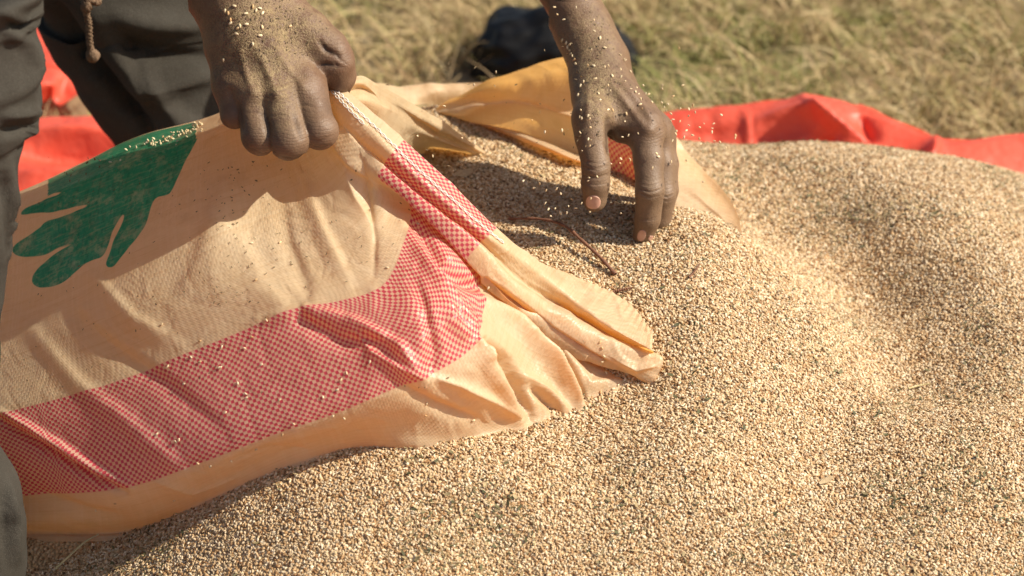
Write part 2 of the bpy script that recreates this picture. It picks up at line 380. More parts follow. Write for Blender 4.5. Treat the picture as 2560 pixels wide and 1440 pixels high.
# ------------------------------------------------------------------ geometry-node scatter
def scatter(o, coll, density, scale=(0.8, 1.2), tilt=0.5, zoff=(0, 0), seed=0, keep=True, dattr=None, yaw=True):
    g = bpy.data.node_groups.new('scatter_' + o.name, 'GeometryNodeTree')
    g.interface.new_socket('Geometry', in_out='INPUT', socket_type='NodeSocketGeometry'); g.interface.new_socket('Geometry', in_out='OUTPUT', socket_type='NodeSocketGeometry')
    N = g.nodes; L = g.links
    gi = N.new('NodeGroupInput'); go = N.new('NodeGroupOutput')
    d = N.new('GeometryNodeDistributePointsOnFaces'); d.inputs['Seed'].default_value = seed
    L.new(gi.outputs[0], d.inputs['Mesh'])
    if dattr:
        na = N.new('GeometryNodeInputNamedAttribute'); na.data_type = 'FLOAT'; na.inputs['Name'].default_value = dattr
        mu = N.new('ShaderNodeMath'); mu.operation = 'MULTIPLY'; L.new(na.outputs['Attribute'], mu.inputs[0]); mu.inputs[1].default_value = density
        L.new(mu.outputs[0], d.inputs['Density'])
    else: d.inputs['Density'].default_value = density
    ci = N.new('GeometryNodeCollectionInfo'); ci.inputs['Collection'].default_value = coll
    ci.inputs['Separate Children'].default_value = True; ci.inputs['Reset Children'].default_value = True
    ip = N.new('GeometryNodeInstanceOnPoints'); ip.inputs['Pick Instance'].default_value = True
    L.new(d.outputs['Points'], ip.inputs['Points']); L.new(ci.outputs[0], ip.inputs['Instance'])
    rv = N.new('FunctionNodeRandomValue'); rv.data_type = 'FLOAT_VECTOR'; rv.inputs[0].default_value = (-tilt, -tilt, -math.pi); rv.inputs[1].default_value = (tilt, tilt, math.pi); rv.inputs['Seed'].default_value = seed + 3
    er = N.new('FunctionNodeEulerToRotation'); L.new(rv.outputs[0], er.inputs[0])
    rr = N.new('FunctionNodeRotateRotation'); rr.rotation_space = 'LOCAL'; L.new(d.outputs['Rotation'], rr.inputs[0]); L.new(er.outputs[0], rr.inputs[1])
    L.new(rr.outputs[0] if yaw else er.outputs[0], ip.inputs['Rotation'])
    rs = N.new('FunctionNodeRandomValue'); rs.data_type = 'FLOAT'; rs.inputs[2].default_value = scale[0]; rs.inputs[3].default_value = scale[1]; rs.inputs['Seed'].default_value = seed + 5
    L.new(rs.outputs[1], ip.inputs['Scale'])
    last = ip.outputs[0]
    if zoff != (0, 0):
        ro = N.new('FunctionNodeRandomValue'); ro.data_type = 'FLOAT_VECTOR'; ro.inputs[0].default_value = (0, 0, zoff[0]); ro.inputs[1].default_value = (0, 0, zoff[1]); ro.inputs['Seed'].default_value = seed + 9
        ti = N.new('GeometryNodeTranslateInstances'); ti.inputs['Local Space'].default_value = False
        L.new(last, ti.inputs[0]); L.new(ro.outputs[0], ti.inputs['Translation']); last = ti.outputs[0]
    if keep:
        j = N.new('GeometryNodeJoinGeometry'); L.new(gi.outputs[0], j.inputs[0]); L.new(last, j.inputs[0]); last = j.outputs[0]
    L.new(last, go.inputs[0])
    md = o.modifiers.new('scatter', 'NODES'); md.node_group = g
def hidden_coll(name, objs):
    c = bpy.data.collections.new(name)
    for o in objs: c.objects.link(o)
    return c

# seed shape: flattened teardrop
def seed_mesh(L=0.0031, W=0.0019, H=0.0010, nu=8, nv=6, bend=0.0):
    vs = [(-L/2, 0, 0)]; fs = []
    for i in range(1, nv):
        t = i / nv; x = -math.cos(t*math.pi) * L/2; r = math.sin(t*math.pi) ** (0.85 if t < .5 else 1.15) * (1.08 - 0.30*t)
        for j in range(nu):
            a = 2*math.pi*j/nu; vs.append((x, r*W/2*math.cos(a) + bend*x*x, r*H/2*math.sin(a)*1.15))
    vs.append((L/2, 0, 0)); n = len(vs) - 1
    for j in range(nu): fs.append((0, 1+(j+1) % nu, 1+j)); fs.append((n, n-nu+j, n-nu+(j+1) % nu))
    for i in range(nv-2):
        for j in range(nu): a = 1+i*nu+j; b = 1+i*nu+(j+1) % nu; fs.append((a, b, b+nu, a+nu))
    return np.array(vs), fs
seed_src = []
for k, (l, w_, h) in enumerate([(0.0031, 0.0020, 0.0012), (0.0034, 0.0021, 0.0011), (0.0028, 0.0019, 0.0013), (0.0032, 0.0017, 0.0012)]):
    v, f = seed_mesh(l, w_, h, 7, 6); seed_src.append(mesh_obj('seed_source', v, f, M_seed, link=False))
seed_coll = hidden_coll('seed_sources', seed_src)
def flake(L, W, curl=0.2, n=3):
    vs = []; 
    for i in range(n+1):
        t = i/n; x = (t-.5)*L; ww = W*(0.25+math.sin(math.pi*min(max(t, 0.05), .95)))/2; z = curl*L*(t-.5)**2
        vs += [(x, -ww, z), (x, ww, z+W*.15)]
    return np.array(vs), [(2*i, 2*i+2, 2*i+3, 2*i+1) for i in range(n)]
ch_src = []
for (l, w_, c) in [(0.0035, 0.0011, .3), (0.0055, 0.0007, .1), (0.0026, 0.0016, .5), (0.008, 0.0006, .25), (0.0045, 0.0018, .4)]:
    v, f = flake(l, w_, c); ch_src.append(mesh_obj('chaff_source', v, f, M_chaff, link=False))
chaff_coll = hidden_coll('chaff_sources', ch_src)

# ------------------------------------------------------------------ SETTING: ground + grass
gx = np.linspace(-9, 9, 121); gy = np.linspace(-5, 16, 141)
GX, GY = np.meshgrid(gx, gy); GP = np.stack([GX, GY, 0*GX], -1)
GZ = -0.006 + 0.004*vnoise(GP, 2.2, 3)
near = (np.abs(GX) < 1.3) & (GY < 0.75) & (GY > -1.2); GZ = np.where(near, -0.012, GZ)
ground = mesh_obj('ground', np.stack([GX, GY, GZ], -1).reshape(-1, 3), grid_faces(*GX.shape), M_soil); tag(ground, kind='structure', label='dry earth under the grass')

# ------------------------------------------------------------------ heap height field
CTRL = [(1280,720,.200),(1100,480,.202),(1200,330,.200),(1400,500,.203),(1450,400,.200),(1600,600,.208),(1700,540,.214),(1850,610,.200),(1060,270,.195),
 (1760,700,.200),(1900,720,.182),(2050,800,.160),(2130,930,.136),(1900,900,.166),(1750,850,.178),(1660,940,.165),(2220,960,.112),(2330,1010,.119),(2170,760,.110),(2000,650,.138),(1920,590,.140),
 (1860,400,.150),(2000,394,.156),(2200,408,.154),(2400,440,.144),(2560,472,.128),(2250,560,.152),(2450,700,.138),(2560,850,.128),(2050,500,.145),(2350,850,.118),
 (1590,965,.158),(1480,1035,.151),(1290,1058,.155),(1080,1115,.160),(860,1118,.155),(640,1188,.133),(480,1265,.102),(330,1332,.072),(60,1338,.056),(100,1440,.040),(300,1440,.066),
 (600,1400,.104),(900,1300,.135),(1280,1250,.142),(1280,1440,.108),(1700,1150,.150),(1700,1440,.108),(2100,1100,.134),(2300,1130,.134),(2100,1400,.108),(2560,1080,.132),(2560,1250,.122),(2560,1440,.100),(-80,1350,.045),
 (2700,600,.10),(2750,1000,.10)]
cp = np.array([PZ(*c) for c in CTRL])
extra = [(-.45,.0,.03),(-.30,.10,.08),(-.15,.12,.15),(-.15,0,.15),(-.42,-.25,.0),(-.3,-.45,.03),(0,-.5,.05),(.3,-.5,.05),(.6,-.3,.03),(.75,0,.02),(.6,.3,.03),(.45,.52,.04),(.2,.52,.05),(.0,.50,.06),(-.12,.42,.08),(-.3,.35,.02),(-.5,.2,0),(0,-.75,-.02),(.8,.5,-.02),(.2,.7,-.03),(-.4,.55,-.03)]
cp = np.vstack([cp, np.array(extra)])
def tps_fit(P, z, lam=2e-5):
    n = len(P); r = np.linalg.norm(P[:, None] - P[None], axis=-1); K = r*r*np.log(r+1e-9) + lam*np.eye(n)
    A = np.zeros((n+3, n+3)); A[:n, :n] = K; A[:n, n] = 1; A[:n, n+1:] = P; A[n, :n] = 1; A[n+1:, :n] = P.T
    return np.linalg.solve(A, np.concatenate([z, [0, 0, 0]]))
TW = tps_fit(cp[:, :2], cp[:, 2])
def heap_z(X, Y):
    X = np.asarray(X, float); Y = np.asarray(Y, float); r = np.sqrt((X[..., None]-cp[:, 0])**2 + (Y[..., None]-cp[:, 1])**2)
    z = (r*r*np.log(r+1e-9)) @ TW[:len(cp)] + TW[-3] + TW[-2]*X + TW[-1]*Y
    P = np.stack([X, Y, 0*X], -1)
    return z + 0.0022*vnoise(P, 14, 1) + 0.0011*vnoise(P, 40, 2) + 0.0007*vnoise(P, 95, 4)
def on_heap(px, py, lift=0.0):
    d = ray(px, py); t = 1.2
    lo = None
    for k in range(260):
        p = CAM + d*t; 
        if p[2] < heap_z(p[0], p[1]) + lift: break
        t += 0.006
    a, b = t-0.006, t
    for k in range(12):
        c = (a+b)/2; p = CAM+d*c
        if p[2] < heap_z(p[0], p[1]) + lift: b = c
        else: a = c
    return CAM + d*b
nx_, ny_ = 440, 380
hx = np.linspace(-.62, .85, nx_); hy = np.linspace(-.72, .66, ny_)
HX, HY = np.meshgrid(hx, hy); HZ = heap_z(HX, HY)
HZ = np.where(HZ < 0.0, -0.008, HZ)
heap = mesh_obj('sesame_heap', np.stack([HX, HY, HZ], -1).reshape(-1, 3), grid_faces(ny_, nx_), M_bed)
tag(heap, 'large heap of pale sesame seeds spread on the red tarpaulin and filling the open sack', 'sesame seeds', kind='stuff')
HP = np.stack([HX, HY, HZ], -1).reshape(-1, 3); hp = to_px(HP)
vis = (hp[:, 0] > -80) & (hp[:, 0] < 2640) & (hp[:, 1] > 150) & (hp[:, 1] < 1500)
foot = [PZ(x, y, .1)[:2] for x, y in ((-80, 1300), (330, 1270), (640, 1130), (900, 1060), (1150, 1040))] + [(-.02, -.06), (-.10, .10), (-.45, .12)]
under = poly_sdf(HP[:, :2], foot) < -0.02
dens = np.where(vis, 1.0, 0.35); dens[under] = 0; dens[HP[:, 2] < -0.004] = 0
attr(heap, 'dens', dens)
scatter(heap, seed_coll, 820000, (0.72, 1.04), 0.6, (-0.0011, 0.0009), 1, True, 'dens')
chm = np.clip(0.18 + 1.5*vnoise(HP, 22, 11) * (vnoise(HP, 6, 12) + .25), 0.05, 1.2) * dens
chaff = mesh_obj('chaff', HP + [0, 0, .0012], grid_faces(ny_, nx_), M_bed)
attr(chaff, 'dens', chm); scatter(chaff, chaff_coll, 75000, (0.35, 1.0), 0.5, (0, 0.0012), 21, False, 'dens')
tag(chaff, 'dark green and brown flecks of chaff mixed into the sesame seeds', 'chaff', kind='stuff')

# ------------------------------------------------------------------ red tarpaulin
rim_px = [(-500, 330, .62), (-150, 305, .62), (60, 300, .62), (240, 296, .62), (450, 292, .62), (700, 300, .60), (1000, 300, .60), (1300, 310, .60), (1500, 300, .60), (1640, 290, .60),
          (1800, 272, .60), (1920, 258, .60), (2010, 248, .60), (2080, 256, .59), (2150, 272, .58), (2250, 310, .56), (2340, 347, .54), (2420, 355, .54), (2560, 340, .56), (2750, 350, .56), (3000, 380, .55)]
nT = 260
rim = curve([PY(*r) for r in rim_px], nT)
rows = []
for (dy, zf, za) in [(-1.7, 0, .0), (-1.3, 0, .002), (-.9, 0, .002), (-.5, 0, .002), (-.25, 0, .004), (-.16, .12, .004), (-.11, .30, .003), (-.07, .55, 0), (-.035, .8, 0), (-.012, .96, 0), (0, 1, 0), (.008, .93, 0), (.02, .45, 0), (.035, .1, 0)]:
    r = rim.copy(); r[:, 1] += dy; r[:, 2] = rim[:, 2]*zf + za; rows.append(r)
W_, _ = cr_weights(len(rows), 120)
TG = np.einsum('ij,jkl->ikl', W_, np.array(rows))
TG[..., 2] = np.maximum(TG[..., 2], -0.002)
TP = to_px(TG.reshape(-1, 3)).reshape(*TG.shape[:2], 2); N_ = grid_normals(TG)
def ridge(G, P, N, pts, width, amp, fade=True, asym=0.0, sharp=False):
    d, t, s = seg_dist(P, pts); w2 = width*(1 + asym*s)
    f = (np.exp(-np.abs(d/w2)**1.15) if sharp else np.exp(-(d/w2)**2)) * (np.sin(np.pi*np.clip(t, 0.03, .97))**.5 if fade else 1); return G + N * (f*amp)[..., None]
facing = -np.sign(N_ @ FWD)[..., None]; NF = N_*facing
edge = np.linspace(0, 1, TG.shape[0])[:, None]
for pts, wd, am in [([(2010, 255), (2060, 300), (2120, 335), (2200, 375)], 14, .012), ([(1900, 300), (1990, 285), (2045, 290), (2100, 330)], 14, .012),
                    ([(1700, 284), (1703, 330), (1705, 385)], 7, .0035), ([(1775, 275), (1782, 320), (1790, 380)], 7, -.003), ([(1650, 330), (1760, 322), (1880, 318)], 8, -.003), ([(1860, 270), (1868, 300), (1872, 360)], 7, .003),
                    ([(2090, 345), (2040, 362), (2010, 372)], 12, -.016), ([(2150, 275), (2165, 320), (2185, 370)], 22, -.012), ([(2340, 350), (2335, 400), (2300, 440)], 16, .012),
                    ([(1700, 330), (1850, 345), (2000, 330)], 26, -.008), ([(50, 345), (200, 340), (330, 350)], 16, .012), ([(50, 385), (200, 375), (330, 390)], 20, -.014), ([(50, 450), (150, 440), (280, 450)], 26, .010)]:
    TG = ridge(TG, TP, NF, pts, wd*1.1, am*1.35, sharp=True)
TG += NF * (0.004*vnoise(TG, 16, 5) + 0.0015*vnoise(TG, 45, 6))[..., None] * np.clip((TG[..., 1:2]-.1)*4, .1, 1)
TG[..., 2] = np.maximum(TG[..., 2], -0.004)
tarp = mesh_obj('tarpaulin', TG.reshape(-1, 3), grid_faces(*TG.shape[:2]), M_tarp)
tag(tarp, 'bright red plastic tarpaulin under the seed heap with its far edge folded up', 'tarpaulin')

# second red sheet, further off on the grass at upper left
ft_rows = [[(40, 262, .70), (110, 258, .70), (160, 252, .70), (230, 258, .70)], [(40, 225, .705), (115, 205, .70), (165, 235, .72), (230, 225, .72)], [(40, 190, .74), (120, 184, .745), (170, 178, .75), (240, 180, .75)],
           [(40, 160, .75), (120, 158, .75), (170, 155, .755), (240, 158, .76)], [(40, 130, .80), (120, 128, .80), (170, 126, .80), (240, 128, .80)], [(40, 60, .88), (110, 55, .88), (170, 50, .88), (240, 55, .88)], [(30, -60, .98), (110, -70, .98), (170, -75, .98), (240, -60, .98)]]
FG = np.array([[PY((a-160 if j == 0 else a+(60 if j == 3 else 0)), b, c) for j, (a, b, c) in enumerate(r)] for r in ft_rows])
A1, _ = cr_weights(7, 70); A2, _ = cr_weights(4, 60); FG = np.einsum('ij,jkl,mk->iml', A1, FG, A2)
FN = grid_normals(FG); FG += FN*(0.010*vnoise(FG, 28, 8)+0.004*vnoise(FG, 70, 9))[..., None]; FG[..., 2] = np.maximum(FG[..., 2], .002)
far_t = mesh_obj('tarpaulin', FG.reshape(-1, 3), grid_faces(*FG.shape[:2]), M_tarp)
tag(far_t, 'crumpled red sheet lying further back on the grass, seen between the trouser legs', 'tarpaulin')

# ------------------------------------------------------------------ grass
def m_grass(name, stops):
    m = NT(name); oi = m.n('ShaderNodeObjectInfo'); g = m.attr('tone')
    c = m.ramp(m.math('FRACT', m.math('ADD', m.math('MULTIPLY', oi.outputs['Random'], 0.55), m.math('MULTIPLY', g, 0.75))), stops)
    m.set(Base_Color=c, Roughness=0.7)
    tr = m.n('ShaderNodeBsdfTranslucent'); m.l(c, tr.inputs['Color']); mx = m.n('ShaderNodeMixShader'); mx.inputs[0].default_value = 0.3
    m.l(m.b.outputs[0], mx.inputs[1]); m.l(tr.outputs[0], mx.inputs[2]); m.l(mx.outputs[0], m.out.inputs[0]); return m.m
M_dry = m_grass('dry_grass', [(0, (0.50, 0.36, 0.18)), (0.3, (0.64, 0.49, 0.27)), (0.55, (0.32, 0.20, 0.10)), (0.75, (0.36, 0.31, 0.11)), (1, (0.78, 0.63, 0.38))])
M_green = m_grass('olive_grass', [(0, (0.22, 0.23, 0.06)), (0.4, (0.30, 0.31, 0.09)), (0.7, (0.38, 0.36, 0.13)), (1, (0.16, 0.20, 0.055))])
def tuft(nb, hmin, hmax, lay, mat, seed):
    r = random.Random(seed); vs = []; fs = []; tn = []
    for b in range(nb):
        a = r.uniform(0, 2*math.pi); h = r.uniform(hmin, hmax); wd = r.uniform(.0005, .0012); bx, by = r.gauss(0, .014), r.gauss(0, .014)
        ln = r.uniform(.3, 1)*lay; base = len(vs); dx, dy = math.cos(a), math.sin(a); tone = r.random(); x = 0; z = 0; ang = r.uniform(0.1, .4)
        for k in range(5):
            t = k/4; ww = wd*(1-.85*t)
            vs += [(bx+dx*x-dy*ww, by+dy*x+dx*ww, z), (bx+dx*x+dy*ww, by+dy*x-dx*ww, z+.0003)]; tn += [tone, tone]
            ang += ln*0.45; x += math.sin(ang)*h/4; z += math.cos(ang)*h/4; z = max(z, .003)
        for k in range(4): i = base+2*k; fs.append((i, i+1, i+3, i+2))
    o = mesh_obj('tuft_source', np.array(vs), fs, mat, link=False); attr(o, 'tone', tn); return o
dry_c = hidden_coll('dry_tufts', [tuft(24, .03, .078, 1.7, M_dry, s) for s in range(5)] + [tuft(22, .02, .05, 2.6, M_dry, s+20) for s in range(3)])
grn_c = hidden_coll('green_tufts', [tuft(20, .02, .06, 1.3, M_green, s+40) for s in range(4)])
def grass_patch(name, x0, x1, y0, y1, label, n=120):
    X, Y = np.meshgrid(np.linspace(x0, x1, n), np.linspace(y0, y1, n)); P = np.stack([X, Y, 0*X-.004], -1).reshape(-1, 3)
    o = mesh_obj(name, P, grid_faces(n, n), M_soil); return o, P
g1, P1 = grass_patch('dry_grass', -1.7, 1.9, .56, 3.4, '')
def rimy(x): return np.interp(x, rim[:, 0], rim[:, 1])
def clear(P):
    k = (P[:, 1] > rimy(P[:, 0]) + .045)
    k &= ~((np.abs(P[:, 0]-.035) < .11) & (P[:, 1] < .86) & (P[:, 1] > .66) & (vnoise(P, 30, 35) < .45))
    k &= ~((P[:, 0] < -.28) & (P[:, 1] > .70) & (P[:, 1] < 1.1))
    return k
ok = clear(P1)
d1 = np.clip(.75 + 1.3*vnoise(P1, 7, 31) + .6*vnoise(P1, 20, 32), .03, 1.5)*ok
attr(g1, 'dens', d1); scatter(g1, dry_c, 2100, (.75, 1.35), .25, (0, 0), 51, True, 'dens', yaw=False)
tag(g1, 'dry straw-coloured grass on the field behind the tarpaulin', 'grass', kind='stuff')
g2, P2 = grass_patch('green_grass', -1.7, 1.9, .56, 3.4, '')
d2 = np.clip(.25 + 1.6*vnoise(P2, 4, 33), .05, 1.4)*clear(P2)
attr(g2, 'dens', d2); scatter(g2, grn_c, 1100, (.7, 1.3), .25, (0, 0), 61, False, 'dens', yaw=False)
tag(g2, 'olive green blades growing through the dry grass', 'grass', kind='stuff')
g3, P3 = grass_patch('distant_grass', -8, 8, 3.4, 15, '', 60)
attr(g3, 'dens', np.ones(len(P3))); scatter(g3, dry_c, 170, (1.5, 2.5), .25, (0, 0), 71, False, 'dens', yaw=False)
tag(g3, 'dry grass stretching away across the field', 'grass', kind='stuff')

# ------------------------------------------------------------------ black plastic bag
def build_bag():
    c = PZ(1393, 200, 0.0); c[1] += .03
    n, m_ = 90, 60; th = np.linspace(0, 2*np.pi, n, endpoint=False); ph = np.linspace(-.15, np.pi/2, m_)
    T, Ph = np.meshgrid(th, ph)
    D = np.stack([np.cos(T)*np.cos(Ph), np.sin(T)*np.cos(Ph), np.sin(Ph)], -1)
    r = 1 + .14*vnoise(D, 2.2, 41) + .05*vnoise(D*[1, 1, 1.4], 6, 42) - .05*np.abs(vnoise(D, 4.5, 43))
    sq = (np.abs(D[..., 0])**3.2 + np.abs(D[..., 1])**3.2 + np.abs(D[..., 2])**3.2) ** (-1/3.2)
    G = D*(r*sq)[..., None]*[.078, .056, .058]
    G[..., 2] -= .016*np.clip((G[..., 0]-.02)/.06, 0, 1)
    G[..., 2] += .008*np.exp(-((G[..., 0]+.005)/.02)**2)
    return mesh_obj('plastic_bag', (G+c).reshape(-1, 3), grid_faces(m_, n, True), M_bag)
bag = build_bag(); tag(bag, 'crumpled black plastic bag sitting on the dry grass behind the forearm', 'bag')

# ------------------------------------------------------------------ SACK
def hd(px, py, lift=0.0):  # depth of the heap surface at a pixel
    return float((on_heap(px, py, lift) - CAM) @ FWD - DIST) * 1000
C = 'c'
R = [ # rows r0,r1,r1b,r2,r3,r4,r5,r6,r7,r8 ; columns c0..c9 groove, then rollB, crease, rollA, edge
 [(-80,575,45),(50,522,25),(180,463,10),(320,408,0),(430,370,-8),(520,335,-18),(600,302,-30),(680,290,-32),(740,280,-38),(790,270,-48),(800,240,-60),(803,215,-58),(808,198,-62),(812,185,-60)],
 [(-80,760,10),(40,735,-5),(150,690,-25),(280,630,-45),(400,580,-58),(520,530,-68),(640,490,-56),(740,455,-54),(790,425,-60),(835,385,-72),(845,345,-79),(850,300,-78),(868,262,-80),(880,237,-68)],
 [(-80,920,-15),(20,900,-30),(150,855,-50),(300,795,-75),(440,740,-90),(560,690,-98),(680,640,-92),(790,600,-90),(880,550,-88),(935,480,-78),(905,400,-84),(900,358,-80),(925,318,-84),(942,290,-72)],
 [(-80,1060,-35),(0,1035,-48),(250,968,-78),(450,890,-100),(600,830,-112),(740,772,-120),(850,752,-122),(955,715,-120),(1005,620,-104),(1025,515,-72),(945,432,-87),(962,408,-82),(985,378,-88),(1010,350,-74)],
 [(-80,1170,-40),(30,1140,-54),(270,1090,-88),(480,1020,-112),(640,960,-124),(790,900,-134),(920,850,-140),(1060,800,-146),(1115,700,-118),(1125,600,-80),(1065,535,-90),(1080,508,-84),(1100,485,-89),(1128,458,-75)],
 [(-80,1265,-28),(60,1240,-42),(300,1222,-88),(500,1158,-116),(690,1085,-134),(850,1030,-144),(970,978,-148),(1075,937,-144),(1188,855,-126),(1205,702,-76),(1187,630,-87),(1200,605,-78),(1222,588,-81),(1242,570,-66)],
 [(-80,1318,-24),(60,1306,-36),(325,1292,-66),(524,1214,-94),(710,1132,-112),(876,1080,-122),(1005,1066,-123),(1150,1040,-116),(1230,925,-116),(1266,764,-68),(1290,735,-76),(1300,706,-54),(1328,665,-52),(1342,648,-40)],
 [(-80,1335,C),(60,1328,C),(330,1322,C),(530,1242,C),(720,1160,C),(885,1112,C),(1040,1112,C),(1180,1085,C),(1295,1000,-84),(1372,832,-48),(1395,800,-54),(1412,772,-24),(1428,735,-34),(1455,698,-12)],
 [(-80,1350,C),(60,1342,C),(335,1334,C),(535,1256,C),(725,1172,C),(888,1120,C),(1045,1122,C),(1210,1092,C),(1400,1035,-60),(1480,897,-34),(1505,862,-46),(1518,834,-24),(1525,806,-38),(1566,752,-14)],
 [(-80,1365,C),(60,1355,C),(340,1345,C),(540,1268,C),(730,1182,C),(890,1130,C),(1050,1132,C),(1290,1072,C),(1482,1034,C),(1592,957,-30),(1652,925,-40),(1640,884,-34),(1630,872,-44),(1632,832,-34)]]
def dep_of(p, row):
    if p[2] == C: return hd(p[0], p[1]) + {7: -4, 8: 0, 9: 3}.get(row, 0)
    return p[2]
NET = np.array([[V(p[0], p[1], dep_of(p, i)/1000) for p in r] for i, r in enumerate(R)])
# shoulders either side of the two rolled folds so they read as flat folded cloth with crisp edges
def lerp(a, b, t): return a*(1-t)+b*t
def shoulder(pk, vl, t, tan):
    o = vl - pk; al = o @ tan; o = o - al*tan*.9; q = pk + o*t
    return q + ((pk-CAM) @ FWD - (q-CAM) @ FWD)*.82*FWD
gr, rb, cs, ra, ed = (NET[:, k] for k in (9, 10, 11, 12, 13)) if NET.shape[1] == 14 else None
def tang(c): g_ = np.gradient(c, axis=0); return g_/np.linalg.norm(g_, axis=1, keepdims=True)
tb_r, ta_r = tang(rb), tang(ra)
NET = np.concatenate([NET[:, :10], np.array([shoulder(rb[i], gr[i], .7, tb_r[i]) for i in range(len(NET))])[:, None], np.array([shoulder(rb[i], cs[i], .70, tb_r[i]) for i in range(len(NET))])[:, None], cs[:, None],
                      np.array([shoulder(ra[i], cs[i], .62, ta_r[i]) for i in range(len(NET))])[:, None], ra[:, None], ed[:, None]], axis=1)
nr, nc = NET.shape[:2]; MR, MC = 360, 600
# denser samples toward the mouth: equal samples per control span
WR, tr_ = cr_weights(nr, MR); WC, tc_ = cr_weights(nc, MC)
G = np.einsum('ij,jkl,mk->iml', WR, NET, WC)
P = to_px(G.reshape(-1, 3)).reshape(MR, MC, 2)
N = grid_normals(G); N *= -np.sign(N @ FWD)[..., None]
folds = [ # pixel polyline, half width px, amplitude m (+ toward viewer)
 ([(730,740),(760,800),(860,850),(960,850),(1040,800),(1110,780)], 26, -.008), ([(640,800),(760,770),(880,800),(1000,860),(1040,920),(1070,950)], 20, .007),
 ([(880,820),(930,880),(1000,920),(1060,945)], 13, .006), ([(1040,700),(1075,800),(1090,880),(1078,930)], 16, -.007), ([(1110,740),(1130,800),(1170,850)], 14, .008),
 ([(1010,560),(1060,640),(1120,720),(1160,790),(1190,850)], 13, .008), ([(1040,560),(1110,650),(1170,700),(1205,720)], 14, -.010), ([(1160,740),(1182,800),(1190,850)], 10, .005),
 ([(860,420),(890,500),(930,560),(940,640)], 14, .006), ([(905,400),(925,500),(938,600),(935,690)], 11, -.007), ([(760,440),(800,560),(840,640),(870,700)], 26, .006), ([(700,470),(720,600),(760,700),(770,770)], 26, -.005),
 ([(500,520),(600,600),(650,700),(720,780)], 34, .003), ([(560,400),(500,520),(470,640),(400,760)], 40, -.004), ([(150,760),(300,880),(420,960),(560,1080)], 30, -.005), ([(60,800),(200,960),(330,1060),(460,1180)], 30, .005),
 ([(200,650),(330,790),(450,860)], 26, .004), ([(0,1045),(60,1085),(150,1140),(230,1190),(310,1228)], 9, -.012), ([(0,1028),(70,1065),(160,1118),(240,1170),(320,1212)], 12, .008),
 ([(100,1230),(200,1270),(330,1300)], 16, -.005), ([(380,1200),(480,1230),(600,1190)], 14, .004), ([(560,1160),(680,1120),(760,1120)], 14, -.004),
 ([(1195,740),(1290,800),(1360,880),(1420,960),(1475,1025)], 15, .012), ([(1368,826),(1400,885),(1432,950),(1478,1024)], 7, -.012), ([(1345,835),(1385,920),(1455,1020)], 12, .006), ([(1640,915),(1590,925),(1540,900)], 8, .006), ([(1215,700),(1300,760),(1380,825),(1480,890),(1580,945)], 8, -.012),
 ([(1200,860),(1230,930),(1270,1000),(1300,1050)], 15, .010), ([(1215,850),(1270,900),(1310,980),(1330,1040)], 11, -.014), ([(1300,930),(1370,980),(1430,1040)], 14, .007), ([(1320,960),(1380,1010),(1400,1045)], 9, -.010),
 ([(1190,850),(1210,880),(1215,905)], 6, .006), ([(1080,940),(1150,960),(1230,1000),(1290,1040)], 14, .006), ([(1000,960),(1090,1010),(1200,1050)], 16, -.005),
 ([(1400,870),(1470,960),(1560,955)], 22, .007), ([(960,250),(975,300),(1005,350)], 6, .002)]
for pts, wd, am in folds: G = ridge(G, P, N, pts, wd*(.8 if wd > 18 else 1), am*(.45 if wd > 22 else .62 if max(p_[0] for p_ in pts) < 1200 else .85), asym=0.3, sharp=(wd <= 14 and abs(am) < .008))
# crumple: fine creases, stronger near the mouth
mouthf = np.clip((P[..., 0]-500)/900, .15, 1)
G += N*((0.0007*vnoise(G, 20, 13) + 0.0010*np.maximum(0, 1-5*np.abs(vnoise(G*[1, .8, 1.3], 20, 14))) + 0.0006*np.maximum(0, 1-5*np.abs(vnoise(G, 44, 27))) + 0.0003*vnoise(G, 130, 15))*mouthf)[..., None]
# ragged, crimped mouth edge
ew = np.clip((tc_-(nc-1.6))/1.6, 0, 1)[None, :]*np.clip((tr_-5.6), 0, 1)[:, None]
G += UP*(ew*0.0018*np.sin(tr_*38)[:, None]*(.6+.4*vnoise(G, 60, 16)))[..., None]
# cloth coordinates
i4 = int(4/(nr-1)*(MR-1)); cu = np.concatenate([[0], np.cumsum(np.linalg.norm(np.diff(G[i4], axis=0), axis=1))])
jg = int(9/(nc-1)*(MC-1)); CU = np.repeat(cu[None], MR, 0)
loc = np.concatenate([np.zeros((MR, 1)), np.cumsum(np.linalg.norm(np.diff(G[:, jg:], axis=1), axis=-1), axis=1)], axis=1); CU[:, jg:] = cu[jg] + loc; CV = np.repeat(((tr_-3)/2*0.08)[:, None], MC, 1)
ST = ((tr_[:, None] > 3) & (tr_[:, None] < 5))*np.ones((MR, MC))
def cell_snap(cv): return cv
leafpoly = [(495,340),(489,356),(464,405),(430,475),(420,487),(383,497),(366,560),(337,602),(306,637),(285,668),(268,668),(264,655),(285,600),(314,538),(304,536),(277,590),(262,642),(229,652),(211,660),(176,694),(141,715),(95,720),(78,708),(82,680),(130,640),(160,620),(193,603),(150,618),(116,636),(70,643),(34,638),(28,620),(60,595),(98,573),(112,555),(169,537),(243,508),(200,513),(169,523),(130,533),(90,530),(50,538),(60,525),(88,511),(130,492),(172,478),(120,484),(100,470),(200,440),(320,385),(420,350)]
def chaikin(p):
    p = np.asarray(p, float); q = np.roll(p, -1, 0); return np.stack([.78*p+.22*q, .22*p+.78*q], 1).reshape(-1, 2)
LF = poly_sdf(P, chaikin(chaikin(leafpoly))) + 2.2*vnoise(G, 120, 61)
sack = empty('grain_sack', G[200, 100].tolist(), 'open cream woven grain sack with red check band and green print lying on the seeds', 'sack')
